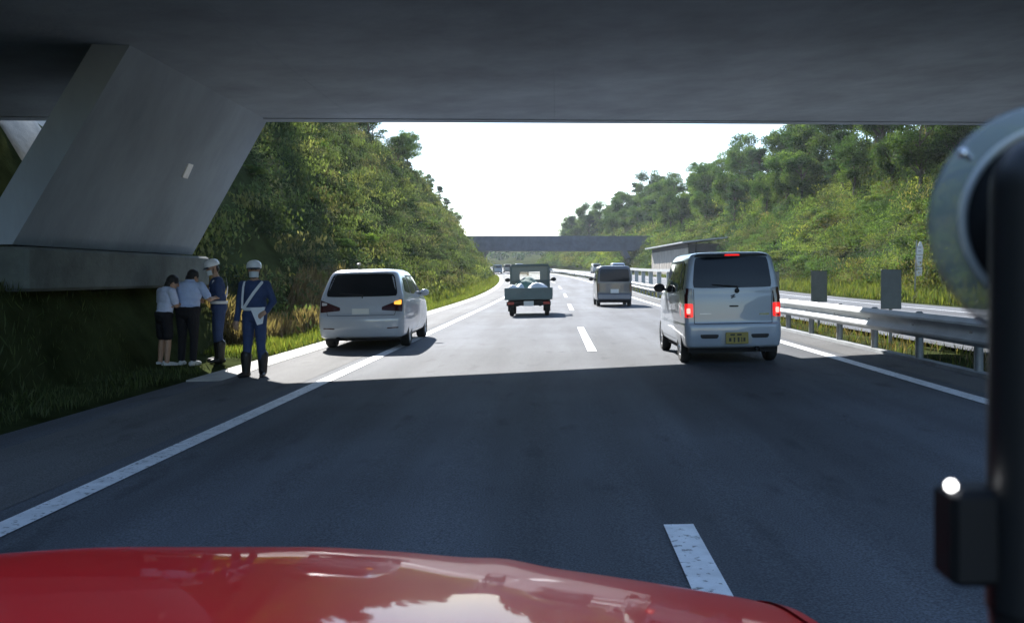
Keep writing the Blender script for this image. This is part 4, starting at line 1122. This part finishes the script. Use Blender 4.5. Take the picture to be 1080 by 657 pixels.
    def add_helmet():
        q = MB(); M_ = Matrix.Translation(H((0, 0, 0))) @ hm
        q.lathe([(.103, .030), (.109, .04), (.108, .07), (.095, .112), (.065, .138), (.03, .150), (.0005, .153)], 24, M_ @ Matrix.Diagonal((1, 1.12, 1, 1))); q.lathe([(.103, .030), (.098, .034), (.092, .09), (.0005, .14)], 24, M_ @ Matrix.Diagonal((1, 1.12, 1, 1)))
        hl = q.build("helmet", HELMET, r, 50)
        q = MB(); P = []
        for i in range(3):
            P.append([M_ @ Vector(((.104 + i*.010) * math.sin(a), (.118 + i*.022) * math.cos(a), .042 - i*.010)) for a in np.linspace(-.95, .95, 12)])
        q.grid(P); q.grid([[p - Vector((0, 0, .006)) for p in row] for row in P], flip=True); q.build("visor_peak", mat("dark_peak", (.03, .035, .06), .5), hl, 50)
        q = MB(); q.path([H((-.085, .01, .0)), H((-.075, .03, -.07)), H((0, .05, -.118)), H((.075, .03, -.07)), H((.085, .01, .0))], .006, 6); q.build("chin_strap", BLACKC, hl)
        q = MB(); q.ell(H((0, -.05, -.02)), (.07, .045, .07), 14, 10, hm); q.build("hair", HAIR, r, 60)
    def add_mask():
        q = MB(); P = []
        for z in np.linspace(-.10, -.018, 7):
            row = []
            for a in np.linspace(-1.25, 1.25, 13):
                wv = 1 - abs((z + .058) / .075) ** 3 * .35
                row.append(H((.072 * math.sin(a) * (.86 + .14*wv), .012 + .104 * math.cos(a) * (.80 + .2*wv), z)))
            P.append(row)
        q.grid(P); q.build("face_mask", MASKM, r, 60)
    if extra: extra(r, H, hm, add_hair, add_helmet, add_mask, chest, pel)
    return r
def strap(r, pts, wd, m_, name, th=.006, normal=Vector((0, 1, 0))):
    q = MB(); rows = []
    for i, p in enumerate(pts):
        p = Vector(p); a = Vector(pts[max(0, i-1)]); b = Vector(pts[min(len(pts)-1, i+1)]); d = (b - a).normalized(); s_ = d.cross(normal).normalized() * wd / 2
        rows.append([p - s_, p + s_])
    q.grid(rows); q.grid([[p - normal * th for p in row] for row in rows], flip=True)
    return q.build(name, m_, r, 60)
ST = lambda **k: dict(dict(pelvis=(0, 0, .90), chest=(0, .0, 1.22), neck=(0, .01, 1.425), head=(0, .025, 1.545), shl=(-.175, 0, 1.335), shr=(.175, 0, 1.335),
     ell=(-.225, -.02, 1.07), elr=(.225, -.02, 1.07), hal=(-.235, .07, .84), har=(.235, .07, .84), hipl=(-.085, 0, .86), hipr=(.085, 0, .86), knl=(-.095, .02, .49), knr=(.095, .02, .49),
     anl=(-.10, -.01, .075), anr=(.10, -.01, .075)), **k)
# officer standing apart, facing the camera, hand at his waist (in his frame +Y is ahead; x<0 is his right... seen mirrored)
def ex_a(r, H, hm, hair, helmet, mask, chest, pel):
    helmet(); mask()
    strap(r, [(-.135, .04, 1.385), (-.115, .105, 1.335), (-.04, .150, 1.22), (.05, .150, 1.09), (.125, .125, .985)], .042, WEB, "sash")
    strap(r, [(.135, .04, 1.385), (.128, .110, 1.30), (.130, .135, 1.15), (.135, .128, 1.0)], .030, WEB, "shoulder_strap")
    q = MB(); q.lathe([(.172, .965), (.176, .967), (.176, 1.01), (.172, 1.012)], 26, Matrix.Diagonal((1, .80, 1, 1))); q.build("belt", WEB, r, 40)
    q = MB(); q.hexa([(-.17, .13, .78), (-.10, .15, .76), (-.10, .165, .76), (-.17, .145, .78), (-.20, .11, 1.02), (.0, .155, 1.0), (.0, .17, 1.0), (-.20, .125, 1.02)]); q.build("white_pouch", WEB, r)
J = ST(boots=True, glove=False, ell=(-.265, -.03, 1.10), hal=(-.215, .10, .96), hdl=(.6, .5, -.5), elr=(.235, -.01, 1.06), har=(.245, .05, .83), hyaw=R(18), bulk=1.12,
       knl=(-.10, .02, .49), anl=(-.115, -.02, .075), anr=(.115, .03, .075), fdl=(-.25, 1, 0), fdr=(.25, 1, 0))
person("person", "officer in navy uniform, white helmet, mask and white sash standing apart, facing the camera", (-4.27, 13.9, road_at(-4.27, 13.9)), R(180 - 4), J,
       [NAVY, NAVY, SKIN, BOOT], dict(torso=0, legs=1, skin=2, shoe=3, glove=2), ex_a, sc=.98)
# second officer, turned to the two civilians, writing on a clipboard
def ex_b(r, H, hm, hair, helmet, mask, chest, pel):
    helmet(); mask()
    strap(r, [(-.135, .04, 1.385), (-.115, .115, 1.335), (-.03, .160, 1.22), (.05, .160, 1.09), (.125, .135, .985)], .042, WEB, "sash")
    strap(r, [(-.10, -.10, 1.385), (-.03, -.135, 1.25), (.06, -.135, 1.10), (.13, -.11, .985)], .042, WEB, "sash_back", normal=Vector((0, -1, 0)))
    q = MB(); q.lathe([(.166, .965), (.170, .967), (.170, 1.01), (.166, 1.012)], 26, Matrix.Diagonal((1, .82, 1, 1))); q.build("belt", WEB, r, 40)
J = ST(boots=True, chest=(0, .03, 1.22), neck=(0, .06, 1.43), head=(0, .095, 1.55), hpitch=R(-18), bulk=1.10, shl=(-.175, .03, 1.335), shr=(.175, .03, 1.335), ell=(-.235, .04, 1.10), elr=(.24, .05, 1.10),
       hal=(-.10, .27, 1.10), har=(.13, .27, 1.12), hdl=(.4, .9, 0), hdr=(-.5, .8, .1), fdl=(-.2, 1, 0), fdr=(.2, 1, 0))
P2 = W(-5.62, 16.35); rz2 = R(118)
person("person", "second officer in white helmet and sash, turned left with head bowed over a clipboard", P2, rz2, J, [NAVY, NAVY, SKIN, BOOT], dict(torso=0, legs=1, skin=2, shoe=3, glove=2), ex_b, sc=1.02)
m = MB(); m.box(-.12, .12, -.16, .16, -.006, .006, .002); o = m.build("clipboard", mat("blue_clipboard", (.04, .06, .16), .5))
m = MB(); m.box(-.10, .10, -.145, .13, .0065, .009); m.build("paper", mat("paper", (.55, .56, .58), .8), o)
m = MB(); m.box(-.05, .05, .12, .155, .0065, .018, .003); m.build("clip", CHROME, o)
o.matrix_world = Matrix.Translation(P2) @ Matrix.Rotation(rz2, 4, 'Z') @ Matrix.Translation((.01, .38, 1.13)) @ Matrix.Rotation(R(22), 4, 'X'); tag(o, "blue clipboard held by the officer with bowed head", "clipboard")
# civilian in a blue polo shirt, back to the camera, arm bent to the right
def ex_c(r, H, hm, hair, helmet, mask, chest, pel): 
    hair()
    q = MB(); q.lathe([(.066, 1.40), (.078, 1.385), (.086, 1.36)], 18, Matrix.Translation((0, .075, -.02)) @ Matrix.Diagonal((1, .9, 1, 1))); q.build("collar", PALEBLUE, r, 50)
J = ST(sleeve='short', hem=.04, pelvis=(0, 0, .86), chest=(0, .05, 1.16), neck=(0, .11, 1.33), head=(.0, .17, 1.42), hpitch=R(-28), hyaw=R(-25), bulk=1.25, shl=(-.205, .05, 1.275), shr=(.205, .05, 1.275),
       ell=(-.26, .08, 1.03), hal=(-.05, .30, 1.03), elr=(.34, .06, 1.06), har=(.30, .30, 1.08), hipl=(-.085, 0, .82), hipr=(.085, 0, .82), knl=(-.10, .02, .46), knr=(.10, .02, .46), fdl=(-.2, 1, 0), fdr=(.2, 1, 0))
person("person", "person in a pale blue short-sleeved shirt and black trousers with back to the camera", W(-5.92, 15.75), R(-8), J, [PALEBLUE, BLACKC, SKIN, SHOE], dict(torso=0, legs=1, skin=2, shoe=3, glove=2), ex_c, sc=1.01)
def ex_d(r, H, hm, hair, helmet, mask, chest, pel): hair(True)
J = ST(sleeve='short', hem=.03, legs='shorts', pelvis=(0, 0, .80), chest=(0, .04, 1.09), neck=(0, .09, 1.25), head=(.02, .14, 1.345), hpitch=R(-25), hyaw=R(-20), bulk=1.02, shl=(-.165, .04, 1.20), shr=(.165, .04, 1.20),
       ell=(-.21, .06, .98), hal=(-.07, .26, 1.0), elr=(.20, .09, .98), har=(.08, .28, 1.0), hipl=(-.08, 0, .77), hipr=(.08, 0, .77), knl=(-.085, .02, .43), knr=(.085, .02, .43), fdl=(-.15, 1, 0), fdr=(.15, 1, 0))
person("person", "shorter person in a pale lilac shirt and dark shorts, leftmost of the roadside group", W(-6.24, 15.6), R(-38), J, [WHITISH, BLACKC, SKIN, SHOE], dict(torso=0, legs=1, skin=2, shoe=3, glove=2), ex_d)

# ------------------------------------------------------------------ the red car this is seen from: bonnet, wings, dash
def red_car():
    CX = -.55
    r = empty("red_car", (CX, 0, 0.0)); tag(r, "glossy red car bonnet at the bottom of the view, seen from its driver's seat", "car")
    RED = mat("red_car_paint", (.85, .013, .018), .42, coat=.5, spec=.15)
    def zc(Y):
        d = Y - .9; return 1.020 - .095 * d - .085 * d * d - .06 * max(0, d - .55) ** 2 * 4
    def hood(x, Y):
        d = max(0, abs(x) - .15); return zc(Y) - .14 * d ** 1.5 - .25 * max(0, abs(x) - .86) ** 1.5
    def front(x): return 2.02 - .16 * abs(x / .9) ** 2.4
    P = []
    for i in range(49):
        t = i / 48; row = []
        for j in range(73):
            x = -.90 + 1.80 * j / 72; Y = .90 + (front(x) - .90) * t
            z = hood(x, Y)
            # pressed ridge either side
            z += .006 * math.exp(-((abs(x) - .47) / .05) ** 2)
            row.append((x, Y, z))
        P.append(row)
    m = MB(); m.grid(P); m.build("bonnet", RED, r, 60)
    for sx in (-1, 1):
        P = []
        for i in range(49):
            t = i / 48; row = []
            for j in range(15):
                q = j / 14
                x = .901 + (.925 - .901) * min(1, q / .6); Y = .80 + (front(x) - .80 - .01) * t
                z = hood(x, Y) - (0 if q <= .6 else ((q - .6) / .4) ** 1.2 * .42) + .004
                x += .02 * max(0, (q - .6) / .4)
                row.append((sx * x, Y, z))
            P.append(row)
        m = MB(); m.grid(P, flip=sx < 0); m.build("wing", RED, r, 60)
        m = MB(); m.ell((sx * .66, 1.80, .58), (.16, .10, .07), 18, 12); m.build("headlight", CLEARL, r, 60)
        wheel(r, sx * .80, 1.30, .30, .19, sx, 5)
    P = []
    for i in range(9):
        row = []
        for j in range(41):
            x = -.92 + 1.84 * j / 40; z0 = hood(x, front(x)); z = z0 - .003 - (z0 - .22) * i / 8; Y = front(x) + .07 * math.sin(math.pi * (i / 8) ** .7)
            row.append((x, Y, z))
        P.append(row)
    m = MB(); m.grid(P); m.build("front_bumper", RED, r, 60)
    m = MB(); m.box(-.80, .80, .76, .895, .90, .955, .01); m.build("cowl", BLACKP, r)
    m = MB(); m.box(-.80, .80, .22, .755, .78, .93, .03); m.build("dashboard", BLACKP, r)
    m = MB(); m.box(-.85, .85, -.6, .75, .22, .78); m.box(-.7, .7, .76, 1.7, .22, .55); m.build("floor_pan", DARK, r)
    return r
red_car()

# ------------------------------------------------------------------ suction holder on a stalk at the right of the dash
def holder():
    Y = .46
    def at(a, b, dy=0.0): return px(a, b, Y + dy)
    base = Vector((.235, Y, .93)); r = empty("dash_holder", base); tag(r, "black device holder with translucent suction disc on a stalk at the right", "holder")
    L = lambda a, b, dy=0.0: at(a, b, dy) - base
    CLR = bpy.data.materials.new("cloudy_clear_plastic"); CLR.use_nodes = True
    nt = CLR.node_tree; b = nt.nodes["Principled BSDF"]; b.inputs["Base Color"].default_value = (.36, .42, .42, 1); b.inputs["Roughness"].default_value = .2
    tr = nt.nodes.new("ShaderNodeBsdfTransparent"); mx = nt.nodes.new("ShaderNodeMixShader"); mx.inputs[0].default_value = .55
    nt.links.new(tr.outputs[0], mx.inputs[1]); nt.links.new(b.outputs[0], mx.inputs[2]); nt.links.new(mx.outputs[0], nt.nodes["Material Output"].inputs[0])
    HB = mat("holder_black", (.008, .008, .009), .6, spec=.3); HG = mat("holder_grey", (.018, .018, .02), .42)
    c = L(1118, 236); nrm = Vector((-.22, -1, .10)).normalized()
    M_ = Matrix.Translation(c) @ nrm.to_track_quat('Z', 'Y').to_matrix().to_4x4()
    m = MB(); m.lathe([(.0425, .004), (.047, .008), (.0555, .004), (.0590, -.002), (.0575, -.006), (.050, -.004), (.0425, -.002)], 64, M_, closed=True); m.build("suction_rim", CLR, r, 60)
    m = MB(); m.lathe([(.0005, .010), (.030, .009), (.0445, .003), (.0445, -.006), (.0005, -.006)], 56, M_); m.build("suction_cup", HB, r, 40)
    m = MB(); m.lathe([(.0425, .0085), (.0445, .0105), (.0465, .0095), (.0465, .007), (.0425, .006)], 64, M_, closed=True); m.build("highlight_ring", mat("pale_highlight_plastic", (.6, .62, .6), .2, coat=.5), r, 60)  # pale ring added as the highlight inside the rim
    m = MB(); m.lathe([(.0285, .009), (.0285, .022), (.026, .025), (.0005, .026)], 40, M_); m.build("lock_ring", HB, r, 40)
    m = MB(); a = L(1088, 200, -.035); e = Vector((.004, -.02, .0))
    q = L(1084, 640, -.03)
    m.tube(q, a, .0175, .0170, n=28); m.ell(a, (.017, .017, .022), 24, 14); m.tube(e, q, .02, .0165, n=24); m.build("stalk", HG, r, 50)
    m = MB(); m.tube(a, c, .012, n=16); m.build("pivot", HB, r, 50)
    p0 = L(1024, 562, -.025); m = MB(); m.box(p0.x - .013, p0.x + .02, p0.y - .012, p0.y + .012, p0.z - .021, p0.z + .021, .003); m.build("clamp_block", HB, r)
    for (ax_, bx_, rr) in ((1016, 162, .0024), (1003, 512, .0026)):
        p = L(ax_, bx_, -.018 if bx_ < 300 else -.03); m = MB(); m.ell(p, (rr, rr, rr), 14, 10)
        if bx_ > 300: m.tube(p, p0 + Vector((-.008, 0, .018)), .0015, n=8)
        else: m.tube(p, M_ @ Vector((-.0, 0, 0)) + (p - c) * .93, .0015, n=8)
        m.build("polished_screw" if bx_ < 300 else "glint_bead", CHROME if bx_ < 300 else mat("glowing_glint", (.8, .8, .8), .3, emit=(1, 1, 1), estr=3.0), r, 60)  # the lower bead glows to stand in for a glint; no lamp there
    m = MB(); m.lathe([(.045, .0), (.045, .006), (.03, .014), (.02, .018), (.0005, .02)], 28); m.build("base_pad", HB, r, 40)
holder()

# ------------------------------------------------------------------ the air
m = MB(); m.box(-1300, 800, -75, 1430, -2.0, 75)
hz = bpy.data.materials.new("air_haze"); hz.use_nodes = True; nt = hz.node_tree
for n in list(nt.nodes):
    if n.type != 'OUTPUT_MATERIAL': nt.nodes.remove(n)
pv = nt.nodes.new("ShaderNodeVolumePrincipled"); pv.inputs["Color"].default_value = (.86, .92, 1.0, 1); pv.inputs["Density"].default_value = 0.00025; pv.inputs["Anisotropy"].default_value = 0.2
nt.links.new(pv.outputs[0], [n for n in nt.nodes if n.type == 'OUTPUT_MATERIAL'][0].inputs["Volume"])
tag(m.build("haze", hz), "thin pale haze in the air along the cutting", "haze", kind="stuff")
